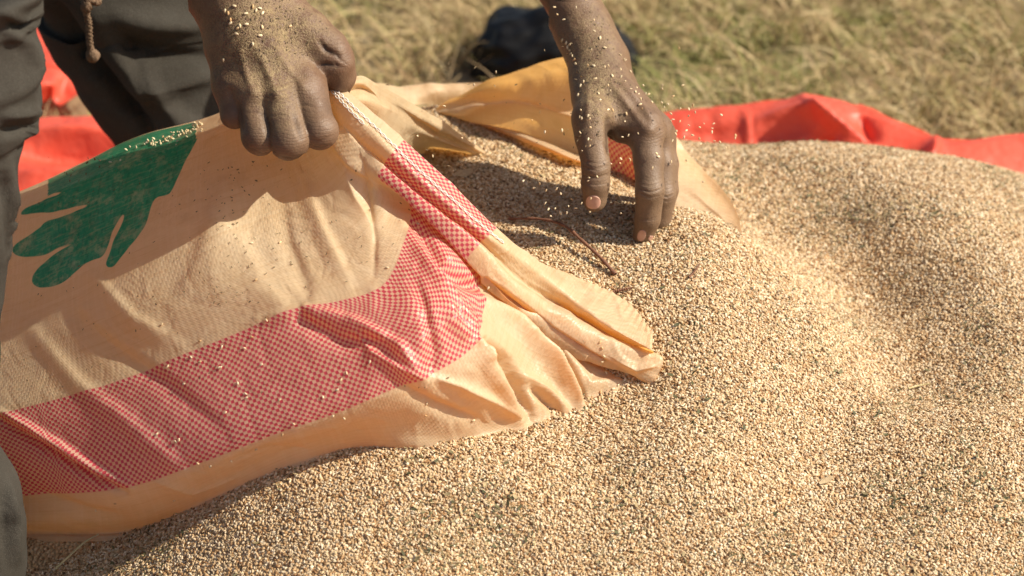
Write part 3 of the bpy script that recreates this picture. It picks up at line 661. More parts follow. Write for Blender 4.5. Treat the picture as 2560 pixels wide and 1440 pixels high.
def cloth(name, Gd, CUd, CVd, STd, LFd):
    o = mesh_obj(name, Gd.reshape(-1, 3), grid_faces(*Gd.shape[:2]), M_sack)
    attr(o, 'cu', CUd.ravel()); attr(o, 'cv', CVd.ravel()); attr(o, 'stripe', STd.ravel()); attr(o, 'leaf', LFd.ravel())
    return child(o, sack)
front = cloth('front_panel', G, CU, CV, ST, LF)
# top turned over and back panel, down to the heap behind
k9 = int(9.3/(nc-1)*(MC-1)); T0 = G[0, :k9]
brows = [T0, T0+[0, .035, -.002], T0+[0, .08, -.02], T0+[0, .13, -.065], T0+[0, .165, -.13], T0+[0, .17, -.20]]
WB, tb = cr_weights(6, 80); BG = np.einsum('ij,jkl->ikl', WB, np.array(brows)); BN = grid_normals(BG)
BG += BN*(0.003*vnoise(BG, 20, 17))[..., None]*np.clip(tb/1, 0, 1)[:, None, None]
BP = to_px(BG.reshape(-1, 3)).reshape(80, k9, 2)
back = cloth('back_panel', BG, np.repeat(cu[None, :k9], 80, 0), np.repeat(-.12-tb[:, None]*.05, k9, 1), 0*BG[..., 0], np.where((BP[..., 0] < 490) & (BP[..., 0] > 120) & (tb[:, None] < 1.5), -5.0, 5.0))

def flap(name, net, m1, m2, redpx=None, wr=0.002):
    net = np.array([[V(p[0], p[1], (hd(p[0], p[1])+p[3] if p[2] == C else p[2])/1000) for p in r] for r in net])
    a, ta = cr_weights(net.shape[0], m1); b, tb_ = cr_weights(net.shape[1], m2)
    g = np.einsum('ij,jkl,mk->iml', a, net, b); n = grid_normals(g); n *= -np.sign(n @ FWD)[..., None]
    g += n*(wr*vnoise(g, 30, 18)+wr*.5*vnoise(g, 80, 19))[..., None]
    u = np.concatenate([[0], np.cumsum(np.linalg.norm(np.diff(g[m1//2], axis=0), axis=1))]); v = np.linspace(0, .09, m1)
    p = to_px(g.reshape(-1, 3)).reshape(m1, m2, 2)
    st = ((p[..., 0] > redpx[0]) & (p[..., 0] < redpx[1])).astype(float) if redpx else 0*p[..., 0]
    return cloth(name, g, np.repeat(u[None], m1, 0), np.repeat(v[:, None], m2, 1), st, 0*p[..., 0]+9), g, p
# fold running from the gripping hand back down into the seeds
flap('gathered_fold', [
 [(850,205,-40),(905,190,-10),(960,218,25),(1060,276,95),(1140,326,145),(1214,380,C,-2)],
 [(846,225,-48),(900,207,-22),(945,232,15),(1045,292,85),(1128,338,138),(1210,384,C,-2)],
 [(846,240,-40),(905,222,-6),(968,262,30),(1050,305,100),(1125,348,150),(1206,387,C,2)],
 [(840,262,-48),(900,250,-22),(950,270,12),(1025,318,85),(1100,356,140),(1202,388,C,4)],
 [(838,285,-40),(890,290,-5),(950,322,30),(1010,360,95),(1085,374,C,0),(1198,390,C,8)],
 [(838,300,-36),(885,320,0),(945,355,40),(1000,385,110),(1080,386,C,12),(1190,394,C,16)]], 90, 150)
# outer panel seen beyond the mouth
flap('outer_panel', [
 [(840,196,140),(930,205,200),(1000,214,250),(1100,210,262),(1190,206,268),(1260,200,275),(1330,205,285)],
 [(840,230,140),(930,230,200),(1000,236,240),(1090,232,258),(1180,230,270),(1260,225,280),(1330,230,290)],
 [(840,270,140),(930,270,190),(1000,262,225),(1080,262,262),(1180,262,275),(1260,262,285),(1330,262,300)]], 50, 120, wr=.004)
# far wall of the mouth, standing up, lit through by the sun
FLAPG = flap('mouth_flap', [
 [(1088,272,C,-6),(1140,240,248),(1195,213,236),(1300,174,212),(1430,141,178),(1530,172,170),(1620,252,182),(1694,350,185),(1768,428,165),(1835,515,118),(1858,592,C,-4)],
 [(1092,276,C,-6),(1145,250,250),(1200,228,246),(1305,205,224),(1432,185,196),(1530,215,185),(1620,290,186),(1694,380,176),(1765,450,156),(1830,530,112),(1858,597,C,-3)],
 [(1096,280,C,-6),(1148,262,246),(1205,250,236),(1307,243,218),(1436,275,188),(1530,305,178),(1620,355,170),(1693,415,158),(1760,475,140),(1827,548,102),(1857,601,C,-2)],
 [(1100,283,C,-3),(1152,275,238),(1207,262,222),(1307,258,206),(1440,298,182),(1530,330,172),(1620,385,155),(1692,445,142),(1757,496,122),(1825,562,94),(1857,605,C,0)],
 [(1104,285,C,0),(1156,288,236),(1208,285,228),(1305,300,216),(1440,345,192),(1530,372,176),(1620,422,150),(1692,482,124),(1756,520,112),(1823,575,88),(1857,609,C,4)],
 [(1108,288,C,3),(1160,302,C,0),(1208,318,C,0),(1302,346,C,0),(1442,392,C,0),(1530,425,C,0),(1618,470,C,0),(1690,525,C,0),(1750,548,C,4),(1820,592,C,5),(1857,614,C,10)],
 [(1112,292,C,12),(1162,310,C,12),(1208,328,C,12),(1300,358,C,12),(1440,404,C,12),(1530,438,C,12),(1616,482,C,12),(1688,536,C,12),(1748,556,C,12),(1818,600,C,12),(1857,620,C,16)]],
 110, 300, (1520, 1605), wr=.0022)
# small inner fold lying on the seeds in front of the flap
flap('inner_fold', [
 [(1178,303,C,-3),(1230,312,C,-9),(1290,326,C,-16),(1360,352,C,-20),(1430,382,C,-16),(1500,410,C,-6)],
 [(1180,306,C,-4),(1232,318,C,-14),(1292,336,C,-24),(1362,364,C,-28),(1430,394,C,-22),(1500,416,C,-8)],
 [(1182,309,C,-1),(1234,324,C,-6),(1294,348,C,-12),(1364,378,C,-14),(1430,404,C,-10),(1500,422,C,-2)]], 30, 120, wr=.001)

# chain stitching along the hem
def tube(path, rad, seg=6):
    path = np.asarray(path, float); n = len(path); rad = np.broadcast_to(rad, (n,)); t = np.gradient(path, axis=0); t /= np.linalg.norm(t, axis=1, keepdims=True)+1e-12
    ref = np.array([0, 0, 1.0]) if abs(t[0, 2]) < .9 else np.array([1.0, 0, 0]); vs = []
    for i in range(n):
        a = np.cross(t[i], ref); a /= np.linalg.norm(a)+1e-12; b = np.cross(t[i], a)
        for j in range(seg):
            w_ = 2*math.pi*j/seg; vs.append(path[i]+rad[i]*(math.cos(w_)*a+math.sin(w_)*b))
    fs = grid_faces(n, seg, True); return np.array(vs), fs
def stitch_mesh(cols):
    vs, fs = [], []; off = 0
    for (tcv, t0, t1) in cols:
        j = int(tcv/(nc-1)*(MC-1)); i0, i1 = int(t0/(nr-1)*(MR-1)), int(t1/(nr-1)*(MR-1))
        line = G[i0:i1, j]; s = np.concatenate([[0], np.cumsum(np.linalg.norm(np.diff(line, axis=0), axis=1))]); Lt = s[-1]
        nn = int(Lt/.0052)
        for k in range(nn):
            ss = np.linspace(k*.0052, k*.0052+.0056, 6); pth = np.stack([np.interp(ss, s, line[:, c]) for c in range(3)], -1)
            nm = N[i0+int((k/nn)*(i1-i0)), j]; h = np.sin(np.linspace(0, np.pi, 6))
            sd_ = np.cross(nm, pth[-1]-pth[0]); sd_ /= np.linalg.norm(sd_)+1e-9
            for sg in (-1, 1):
                v, f = tube(pth + nm*.0005 + nm*(h*.0005)[:, None] + sd_*(h*sg*.0009)[:, None], .00036*(1+.2*sg), 5)
                vs.append(v); fs.append(f+off); off += len(v)
    return np.vstack(vs), np.vstack(fs)
v, f = stitch_mesh([(14.2, 0.15, 5.4), (13.8, 0.1, 1.9)])
child(mesh_obj('stitching', v, f, M_thread), sack)

# ------------------------------------------------------------------ PERSON
pers = empty('person', (-.5, .1, 0), 'person in dark trousers bending over the sack, hands on its rim and in the seeds', 'person')
def mm(l): return [(V(a, b, c/1000), r/1000) for a, b, c, r in l]
def chain_sdf(Pg, ch, k=.003):
    d = None
    for (a, ra), (b, rb) in zip(ch[:-1], ch[1:]):
        c = cone_sdf(Pg, a, b, ra, rb); d = c if d is None else smin(d, c, k)
    return d
def hand_mesh(palm, fingers, h, top, kp=.010, kf=.007, cuts=()):
    allp = [p for ch in palm+fingers for p in ch]
    lo = np.min([p-r-.006 for p, r in allp if p[2] < top], axis=0); hi = np.max([p+r+.006 for p, r in allp if p[2] < top], axis=0); hi[2] = min(hi[2], top+.012)
    n = np.ceil((hi-lo)/h).astype(int)
    ax = [lo[i]+np.arange(n[i])*h for i in range(3)]
    Pg = np.stack(np.meshgrid(*ax, indexing='ij'), -1).astype(np.float32)
    dp = None
    for ch in palm:
        c = chain_sdf(Pg, ch, .006); dp = c if dp is None else smin(dp, c, kp)
    D = dp.copy()
    for ch in fingers: D = np.minimum(D, smin(dp, chain_sdf(Pg, ch, .0025), kf))
    for a, b, ra, rb, k in cuts: D = -smin(-D, cone_sdf(Pg, a, b, ra, rb), k)
    v, f = surface_nets(D, lo, h); v = relax(v, f, 2, .5); return v, f
def detail(v, f, creases, bumps=()):
    nrm = vert_normals(v, f); px = to_px(v); front_ = (nrm @ FWD) < .25
    off = np.zeros(len(v))
    for pts, wd, am in creases:
        d, t, s = seg_dist(px, pts); off += np.where(front_, np.exp(-(d/wd)**2)*am*np.sin(np.pi*np.clip(t, .1, .9))**.5, 0)
    for (x, y, rx, ry, am) in bumps: off += np.where(front_, np.exp(-((px[:, 0]-x)/rx)**2-((px[:, 1]-y)/ry)**2)*am, 0)
    off += .0004*vnoise(v, 110, 23) + .0006*vnoise(v, 45, 24)
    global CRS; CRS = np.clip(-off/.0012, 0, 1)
    return v + nrm*off[:, None], nrm
# ---- right hand (left in the picture), fist on the sack rim
eR = V(612, 22, -.072) + .25*(-.70*RIGHT + .66*UP + .22*FWD)
palmR = [mm([(596, 6, -66, 24), (640, 90, -72, 22), (745, 205, -80, 15), (762, 228, -84, 14)]), mm([(596, 6, -66, 24), (640, 110, -76, 22), (695, 238, -90, 14)]),
         mm([(590, 10, -62, 23), (598, 110, -72, 20), (632, 232, -88, 13)]), mm([(575, 20, -58, 18), (578, 110, -66, 15.5), (576, 210, -80, 11.5)]),
         mm([(650, 10, -60, 20), (700, 50, -66, 21), (760, 90, -70, 18), (818, 128, -72, 13.6)])]
palmR = palmR + [[(eR, .036), (eR*.5+V(612, 22, -.072)*.5, .031), (V(590, -5, -.066), .0265), (V(620, 40, -.07), .024)], [(eR+[.01, .01, -.01], .03), (V(640, 5, -.062), .021)]]
palmR += [mm([(720,215,-80,12),(731,280,-86,9.5)]), mm([(655,215,-80,12),(665,282,-86,9.5)]), mm([(598,190,-74,11),(606,258,-78,8.6)])]
fingR = [mm([(762, 225, -84, 14), (798, 326, -100, 12.6), (800, 322, -78, 10.8), (775, 285, -64, 8.8)]),
         mm([(695, 238, -90, 14.4), (724, 350, -106, 13.4), (724, 345, -80, 11.5), (700, 300, -66, 9)]),
         mm([(632, 232, -88, 13.4), (650, 340, -100, 12.5), (648, 330, -78, 10.8), (640, 290, -66, 8.8)]),
         mm([(576, 210, -80, 11.3), (588, 284, -88, 10.2), (590, 285, -68, 8.4), (600, 260, -58, 7.6)]),
         mm([(812, 122, -73, 13.8), (840, 158, -74, 12.6), (848, 190, -68, 11.0), (838, 222, -52, 9.8)])]
vR, fR = hand_mesh(palmR, fingR, .00105, .425)
cutR = [([(800,105),(815,125),(845,140)], 7, -.0022), ([(795,165),(815,160),(840,165)], 6, -.0015), ([(658,285),(668,310),(670,335)], 7, -.0012), ([(735,285),(742,310),(752,345)], 7, -.0012), ([(598,262),(602,290),(606,320)], 6, -.0010),
        ([(630,372),(655,384),(685,378)], 2.6, -.0009), ([(705,392),(735,399),(762,388)], 2.6, -.0009), ([(770,345),(800,352),(832,338)], 2.4, -.0006), ([(775,362),(800,370),(826,362)], 2.4, -.0007),
        ([(640,120),(670,180),(692,235)], 9, .0012), ([(690,120),(720,170),(755,215)], 9, .0011), ([(600,130),(618,190),(630,228)], 9, .0011), ([(640,160),(655,200),(660,240)], 10, -.0005),
        ([(680,290),(705,286),(720,292)], 3, -.0005), ([(735,265),(765,262),(785,268)], 3, -.0005), ([(615,282),(640,280),(655,286)], 3, -.0005),
        ([(838,130),(850,150),(868,160)], 3, -.0005), ([(832,150),(846,165),(866,172)], 3, -.0005)]
vR, nR = detail(vR, fR, cutR, [(758,222,24,20,.0020),(697,238,24,20,.0024),(634,232,22,20,.0020),(578,212,16,16,.0016),(852,120,22,20,.001)]); crR = CRS.copy()
# ---- left hand (right in the picture)
eL = V(1500, 165, .085) + .27*(-.40*RIGHT + .86*UP + .32*FWD)
palmL = [mm([(1492,150,82,19.5),(1500,200,70,18),(1560,265,52,15),(1610,315,42,12)]), mm([(1500,155,96,18),(1520,220,82,17),(1580,280,66,14),(1636,325,57,12)]),
         mm([(1505,160,98,17),(1530,230,90,16),(1610,310,78,13),(1646,338,74,10.5)]), mm([(1500,170,104,16),(1530,240,98,15),(1600,310,94,12),(1632,345,92,10)]),
         mm([(1485,175,76,16),(1482,240,56,14.5),(1478,300,32,12.8)]), mm([(1500,200,70,16),(1530,260,56,16),(1556,310,46,14)])]
palmL = palmL + [[(eL, .034), (eL*.55+V(1492, 150, .082)*.45, .0265), (V(1462, 85, .092), .0205), (V(1492, 150, .084), .0190)], [(eL+.02*FWD, .03), (V(1470, 85, .110), .019), (V(1500, 155, .098), .0180)]]
fingL = [mm([(1612,318,40,12.2),(1622,400,34,10.8),(1624,478,30,10.2),(1618,545,40,9),(1606,586,48,7.6)]),
         mm([(1636,328,56,11.6),(1652,410,53,10),(1655,486,51,9.8),(1648,548,60,8.6),(1630,588,66,7.4)]),
         mm([(1648,340,74,10),(1664,410,71,9.2),(1664,474,70,9),(1655,530,80,8),(1640,566,86,7)]),
         mm([(1634,345,92,9.4),(1656,400,92,8.4),(1656,450,94,7.8),(1648,490,100,7.2),(1640,515,104,6.4)]),
         mm([(1480,292,28,13),(1480,340,24,12),(1490,420,18,10.0),(1489,460,20,10),(1487,500,26,8.6)])]
vL, fL = hand_mesh(palmL, fingL, .00105, .395, kf=.008)
cutL = [([(1458,418),(1488,424),(1520,414)], 2.4, -.0008), ([(1458,440),(1488,444),(1520,436)], 2.6, -.0009), ([(1460,404),(1488,408),(1516,402)], 2.2, -.0005), ([(1462,458),(1488,462),(1512,458)], 2.2, -.0006),
        ([(1600,472),(1625,480),(1648,474)], 2.6, -.0009), ([(1602,484),(1625,494),(1646,490)], 2.4, -.0008), ([(1604,462),(1625,466),(1648,460)], 2.2, -.0005), ([(1654,486),(1668,494),(1682,486)], 2.4, -.0008), ([(1654,498),(1668,504),(1680,498)], 2.2, -.0006),
        ([(1520,300),(1524,340),(1522,380)], 9, -.0022), ([(1535,320),(1555,335),(1590,330)], 10, -.0012), ([(1596,545),(1618,550),(1636,546)], 2.2, -.0005), ([(1510,360),(1520,375),(1524,385)], 4, -.001),
        ([(1530,210),(1570,265),(1605,310)], 8, .0012), ([(1560,210),(1610,270),(1640,315)], 7, .0011), ([(1470,220),(1470,270),(1468,310)], 8, .0008)]
vL, nL = detail(vL, fL, cutL, [(1622,325,18,16,.0024),(1660,335,18,20,.0012),(1625,480,18,20,.0006),(1488,430,20,20,.0006)]); crL = CRS.copy()
# ---- the rest of the body, coarse, above the picture
def coarse(chains, h, k):
    allp = [p for ch in chains for p in ch]; lo = np.min([np.array(p)-r-.05 for p, r in allp], axis=0); hi = np.max([np.array(p)+r+.05 for p, r in allp], axis=0)
    n = np.ceil((hi-lo)/h).astype(int); Pg = np.stack(np.meshgrid(*[lo[i]+np.arange(n[i])*h for i in range(3)], indexing='ij'), -1).astype(np.float32)
    D = None
    for ch in chains:
        c = chain_sdf(Pg, ch, k); D = c if D is None else smin(D, c, k)
    v, f = surface_nets(D, lo, h); return relax(v, f, 2), f
A_ = lambda x, y, z, r: (np.array([x, y, z], float), r)
shR, shL = np.array([-.36, -.02, .78]), np.array([-.26, .30, .78])
bodyc = [[(V(585, -25, -.064), .0245), (eR*.5+V(612, 22, -.072)*.5, .030), (eR, .036)], [(V(1455, 60, .097), .0195), (eL*.55+V(1492, 150, .082)*.45, .026), (eL, .034)], [(eR, .037), (shR, .05)], [(eL, .035), (shL, .05)], [(shR, .06), (shL, .06)], [A_(-.62, .14, .60, .12), A_(-.46, .14, .72, .13), A_(-.32, .14, .78, .12)], [A_(-.28, .14, .82, .055), A_(-.16, .13, .88, .055)],
         [A_(-.15, .13, .90, .085), A_(-.10, .13, .88, .078), A_(-.06, .13, .84, .06)], [A_(-.035, .13, .865, .016), A_(-.03, .13, .845, .018)], [(PY(-6, 1000, -.14)-[.062, 0, 0], .042), (PY(60, 1400, -.14)-[.066, 0, 0], .038), A_(-.37, -.16, .03, .036), A_(-.33, -.24, .024, .030)],
         [(PY(400, 500, .33)+[.072, 0, 0], .045), A_(-.17, .335, .05, .040), A_(-.09, .335, .03, .032)]]
vB, fB = coarse(bodyc, .009, .03)
vv = np.vstack([vR, vL, vB]); ff = np.vstack([fR, fL+len(vR), fB+len(vR)+len(vL)])
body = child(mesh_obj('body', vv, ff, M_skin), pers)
pxr = to_px(vR); pxl = to_px(vL)
def blob(px, x, y, rx, ry): return np.exp(-((px[:, 0]-x)/rx)**2-((px[:, 1]-y)/ry)**2)
dR = np.clip(blob(pxr, 650, 50, 120, 70) + .9*blob(pxr, 690, 230, 60, 90)*.8 + .6*blob(pxr, 610, 150, 90, 90) + .4*blob(pxr, 760, 90, 80, 60) + .02, 0, 1)*.95
dL = np.clip(.8*blob(pxl, 1480, 150, 60, 130) + .7*blob(pxl, 1510, 250, 50, 60) + .12, 0, 1)*.8
flR = np.clip(.25 + .5*blob(pxr, 720, 330, 140, 90), 0, 1); flL = np.clip(.35 + .6*blob(pxl, 1570, 470, 180, 170), 0, 1)
attr(body, 'dust', np.concatenate([dR, dL, np.zeros(len(vB))+.2])); kR = sum(blob(pxr, x, y, rx, ry) for x, y, rx, ry in ((798,335,40,45),(724,360,42,45),(650,352,38,42),(700,240,90,28),(840,140,30,40)))
kL = sum(blob(pxl, x, y, rx, ry) for x, y, rx, ry in ((1488,430,36,34),(1625,482,34,30),(1662,490,26,28),(1620,550,34,14),(1640,340,40,26)))
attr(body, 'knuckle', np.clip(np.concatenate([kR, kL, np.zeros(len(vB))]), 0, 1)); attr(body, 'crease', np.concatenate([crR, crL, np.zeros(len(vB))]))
attr(body, 'film', np.concatenate([flR, flL, np.zeros(len(vB))+.2]))
bvhR = BVHTree.FromPolygons([tuple(x) for x in vR], [tuple(int(i) for i in q) for q in fR]); bvhL = BVHTree.FromPolygons([tuple(x) for x in vL], [tuple(int(i) for i in q) for q in fL])
bvhS = BVHTree.FromPolygons([tuple(x) for x in G.reshape(-1, 3)], [tuple(int(i) for i in q) for q in grid_faces(MR, MC)])
bvhB = BVHTree.FromPolygons([tuple(x) for x in BG.reshape(-1, 3)], [tuple(int(i) for i in q) for q in grid_faces(80, k9)])
def cast(bvh, px, py):
    r = bvh.ray_cast(Vector(CAM), Vector(ray(px, py)).normalized()); return (np.array(r[0]), np.array(r[1])) if r[0] is not None else (None, None)
# nails: curved plates laid on the finger ends
def nail(name, bvh, cx, cy, wx, wy, ang, lift=.0006):
    n, m_ = 15, 15; vs = []; c, s = math.cos(ang), math.sin(ang)
    for i in range(m_):
        for j in range(n):
            a, b = j/(n-1)*2-1, i/(m_-1)*2-1
            q = math.sqrt(1-.5*b*b), math.sqrt(1-.5*a*a); x, y = a*q[0]*wx, b*q[1]*wy
            p, nn = cast(bvh, cx+c*x-s*y, cy+s*x+c*y)
            if p is None: p = V(cx+c*x-s*y, cy+s*x+c*y, 0); p = np.array(vs[-1]) if vs else p
            e = max(abs(a), abs(b)); vs.append(np.array(p) - FWD*(lift*(1 if e < .9 else -.6)))
    return child(mesh_obj(name, np.array(vs), grid_faces(m_, n), M_nail), pers)
nail('fingernail', bvhL, 1483, 506, 20, 18, .12); nail('fingernail', bvhL, 1604, 589, 11, 15, .35); nail('fingernail', bvhL, 1629, 597, 9, 8, .3)

# ---- trousers
def leg(edge_pts, Yf, rad, side=1, n=200, seg=96):
    pts = []
    for (ex, ey), r, y in zip(edge_pts, rad, Yf):
        p = PY(ex, ey, y); pts.append([p[0]-side*r, y, p[2], r])
    return pts
def loft(pts, n, seg, squash=1.0, seed=0, amp=.004):
    Q = curve(pts, n); th = np.linspace(0, 2*np.pi, seg, endpoint=False)
    G_ = np.stack([Q[:, None, 0]+Q[:, None, 3]*np.cos(th), Q[:, None, 1]+Q[:, None, 3]*squash*np.sin(th), np.repeat(Q[:, 2:3], seg, 1)], -1)
    nrm = np.stack([np.cos(th), np.sin(th), 0*th], -1)[None]
    G_ += nrm*(amp*vnoise(G_*[1, 1, 1.6], 14, seed)+amp*.5*vnoise(G_*[1, 1, 2.2], 34, seed+1))[..., None]
    return G_
near_edge = [(100,-60),(104,0),(104,30),(88,54),(90,100),(108,160),(108,182),(97,205),(100,245),(103,285),(90,318),(66,342),(60,372),(46,425),(47,490),(38,570),(22,660),(8,760),(0,880),(-6,1000),(-6,1120),(20,1185),(52,1240),(62,1330),(66,1440),(70,1500)]
npts = [[-.56, .02, .60, .10], [-.46, -.10, .48, .09]] + leg(near_edge, [-.14]*len(near_edge), [.075]*10+[.07]*6+[.062]*5+[.066]*5)
NG = loft(npts, 420, 110, .9, 71, .0022)
NP = to_px(NG.reshape(-1, 3)).reshape(*NG.shape[:2], 2); nn = grid_normals(NG); nn *= -np.sign(nn @ FWD)[..., None]
for pts, wd, am in [([(20,60),(60,70),(90,55)], 9, -.007), ([(10,30),(60,48),(100,32)], 9, .005), ([(0,60),(70,110),(105,170)], 16, .004), ([(0,330),(50,325),(95,320)], 14, -.006), ([(0,290),(50,285),(100,280)], 14, .005),
                    ([(20,400),(35,500),(30,600)], 12, .004), ([(0,440),(20,520),(20,640)], 10, -.004), ([(20,1200),(35,1280),(45,1400)], 9, .005), ([(5,1210),(15,1300),(20,1420)], 9, -.006)]:
    NG = ridge(NG, NP, nn, pts, wd, am)
far_edge = [(60,-40),(98,45),(128,105),(178,190),(238,280),(325,398),(400,500),(470,620)]
fpts = [[-.58, .22, .60, .11], [-.46, .31, .49, .095]] + leg(far_edge, [.33]*len(far_edge), [-.082]*5+[-.078, -.072, -.068])
for q in fpts[2:]: q[3] = abs(q[3])
FGl = loft(fpts, 300, 120, .9, 81, .004)
FP = to_px(FGl.reshape(-1, 3)).reshape(*FGl.shape[:2], 2); fn = grid_normals(FGl); fn *= -np.sign(fn @ FWD)[..., None]
for pts, wd, am in [([(130,0),(220,140),(330,270),(420,390)], 16, -.016), ([(200,0),(300,140),(400,260),(500,350)], 30, .012), ([(250,30),(380,60),(540,70)], 26, .010), ([(280,110),(400,140),(540,140)], 22, -.010), ([(330,210),(430,215),(560,180)], 26, .008), ([(360,330),(460,340),(590,300)], 24, .008), ([(300,60),(360,200),(430,330)], 10, -.005)]:
    FGl = ridge(FGl, FP, fn, pts, wd, am)
vH, fH = coarse([[A_(-.62, .02, .60, .11), A_(-.62, .24, .60, .11)], [A_(-.62, .13, .62, .12), A_(-.54, .13, .67, .13)]], .012, .04)
vs = np.vstack([NG.reshape(-1, 3), FGl.reshape(-1, 3), vH]); a1 = NG.shape[0]*NG.shape[1]; a2 = a1+FGl.shape[0]*FGl.shape[1]
tf = np.vstack([grid_faces(*NG.shape[:2], True), grid_faces(*FGl.shape[:2], True)+a1, fH+a2])
child(mesh_obj('trousers', vs, tf, M_trouser), pers)
# shirt over the trunk and upper arms (above the picture)
mR = eR*.25+shR*.75; mL = eL*.25+shL*.75
vS, fS = coarse([[(mR, .062), (shR, .075)], [(mL, .062), (shL, .075)], [(shR, .085), (shL, .085)], [A_(-.58, .14, .62, .145), A_(-.46, .14, .72, .155), A_(-.33, .14, .79, .13)]], .012, .03)
vS = vS + vert_normals(vS, fS)*(.006*vnoise(vS, 14, 91))[:, None]
child(mesh_obj('shirt', vS, fS, M_shirt), pers)
# waist cord with knots
cpts = [np.array([-.42, .16, .56])] + [PY(215, -60, .20), PY(218, 0, .20), PY(216, 30, .20), PY(222, 60, .20), PY(224, 100, .20), PY(228, 130, .20), PY(234, 142, .20)]
cc = curve(cpts, 160); pcx = to_px(cc)
cr_ = .0024 + .0022*np.exp(-((pcx[:, 1]-15)/9)**2) + 0*.0034*np.exp(-((pcx[:, 1]-122)/7)**2) + .0026*np.exp(-((pcx[:, 1]-140)/8)**2)
cc = cc + np.stack([.0006*np.sin(np.arange(160)*1.7), .0006*np.cos(np.arange(160)*1.7), 0*pcx[:, 0]], -1)
v, f = tube(cc, cr_, 12); child(mesh_obj('drawstring', v, f, M_cord), pers)

# ------------------------------------------------------------------ single seeds
sm = []
for k in range(4):
    v, f = seed_mesh(*[(0.0032, 0.0020, 0.0011), (0.0034, 0.0021, 0.0012), (0.0029, 0.0019, 0.0011), (0.0033, 0.0018, 0.0012)][k], 10, 8)
    o = mesh_obj('sesame_seed', v, f, M_seedlight, link=False); sm.append(o.data)
first = True
AIRL = 'seeds in mid air around the reaching hand'
def air_label(p):
    x, y = to_px(p)
    if x > 1640: return ('pale sesame seed in mid air right of the reaching hand, against the grass' if y < 270 else 'pale sesame seed in mid air right of the reaching hand, against the red tarpaulin' if y < 385 else 'pale sesame seed in mid air low in front of the far slope of seeds')
    if y > 430: return 'pale sesame seed falling past the thumb over the shaded seeds in the sack'
    if x > 1340: return ('pale sesame seed in mid air in front of the reaching forearm' if y < 200 else 'pale sesame seed in mid air in front of the back of the reaching hand')
    return 'pale sesame seed in mid air between the two hands'
def put_seed(p, rot, label, group, sc=1.0):
    o = bpy.data.objects.new('sesame_seed', random.choice(sm)); COL.objects.link(o)
    o.location = tuple(p); o.rotation_euler = rot; o.scale = (sc,)*3
    tag(o, label, 'seed', group); return o
def rr_(): return Euler((random.uniform(0, 6.28), random.uniform(0, 6.28), random.uniform(0, 6.28)))
air_pts = [(1608,213),(1655,222),(1656,213),(1707,213),(1683,240),(1655,256),(1670,260),(1661,268),(1732,263),(1700,272),(1722,272),(1659,283),(1677,284),(1721,290),(1738,281),(1803,287),(1670,310),(1691,328),(1716,326),(1700,303),(1722,313),(1749,318),(1760,309),(1784,309),(1780,330),(1731,338),(1748,346),(1838,338),(1838,345),(1840,340),
  (1775,374),(1677,304),(1690,335),(1710,343),(1752,360),(1860,398),(1815,369),(1785,352),(1600,250),(1610,240),(1625,262),
  (1384,32),(1391,49),(1437,31),(1462,10),(1481,63),(1482,87),(1407,60),(1474,137),(1467,170),(1507,178),(1544,149),(1562,154),(1519,168),(1486,202),(1455,215),(1516,222),(1524,230),(1547,183),(1547,202),(1560,206),(1588,226),(1590,245),(1574,227),(1498,256),(1449,281),(1447,297),(1515,284),(1602,275),(1558,310),(1553,346),(1568,342),(1592,337),(1637,388),(1575,398),(1552,397),(1470,305),(1472,326),(1449,334),(1468,353),(1474,355),(1471,371),(1453,380),(1523,415),(1550,408),(1576,400),(1490,445),(1468,450),(1466,458),
  (1308,452),(1349,459),(1365,476),(1391,472),(1402,484),(1363,508),(1371,523),(1388,521),(1401,532),(1417,532),(1377,540),(1421,515),(1454,508),(1474,500),(1552,533),(1430,498),(1335,470),(1475,530),(1440,520),
  (976,340),(1044,340),(1082,390),(1110,265),(1330,300),(1362,330),(1405,326),(1185,212),(1155,345),(1240,180)]
for (x, y) in air_pts:
    hit = None
    if 1340 < x < 1690:
        p, n = cast(bvhL, x, y)
        if p is not None: hit = p
    if hit is not None: pos = hit - FWD*random.uniform(.012, .045)
    else:
        hp_ = on_heap(x, y) if y > 300 and x < 1700 else None
        base = .06 if x > 1590 else .03
        pos = V(x, y, random.uniform(-.02, .08) if x > 1590 else random.uniform(-.02, .03))
        if hp_ is not None and (pos-CAM) @ FWD > (hp_-CAM) @ FWD - .008: pos = hp_ - FWD*random.uniform(.006, .02)
    put_seed(pos, rr_(), air_label(pos), 'seeds in mid air around the reaching hand', random.uniform(.62, .88))
for k in range(10):
    x, y = random.gauss(1720, 60), random.gauss(310, 55)
    pos = V(x, y, random.uniform(-.02, .10)); put_seed(pos, rr_(), air_label(pos), 'seeds in mid air around the reaching hand', random.uniform(.55, .85))
def lay(bvh, x, y, label, group, sc=1.0):
    p, n = cast(bvh, x, y)
    if p is None: return
    if n @ FWD > 0: n = -n
    q = Vector(n).to_track_quat('Z', 'Y').to_matrix().to_4x4() @ Matrix.Rotation(random.uniform(0, 6.28), 4, 'Z') @ Matrix.Rotation(random.uniform(-.3, .3), 4, 'X')
    put_seed(p + n*.0006, q.to_euler(), label, group, sc)
for x, y in [(563,27),(571,33),(615,34),(632,17),(577,50),(577,58),(600,65),(594,71),(586,15),(616,61),(655,68),(650,89),(592,85),(632,110),(649,21),(640,26),(656,33),(560,150),(725,66)]:
    lay(bvhR, x, y, 'pale sesame seed stuck to the dusty back of the gripping hand', 'seeds on the back of the gripping hand', .95)
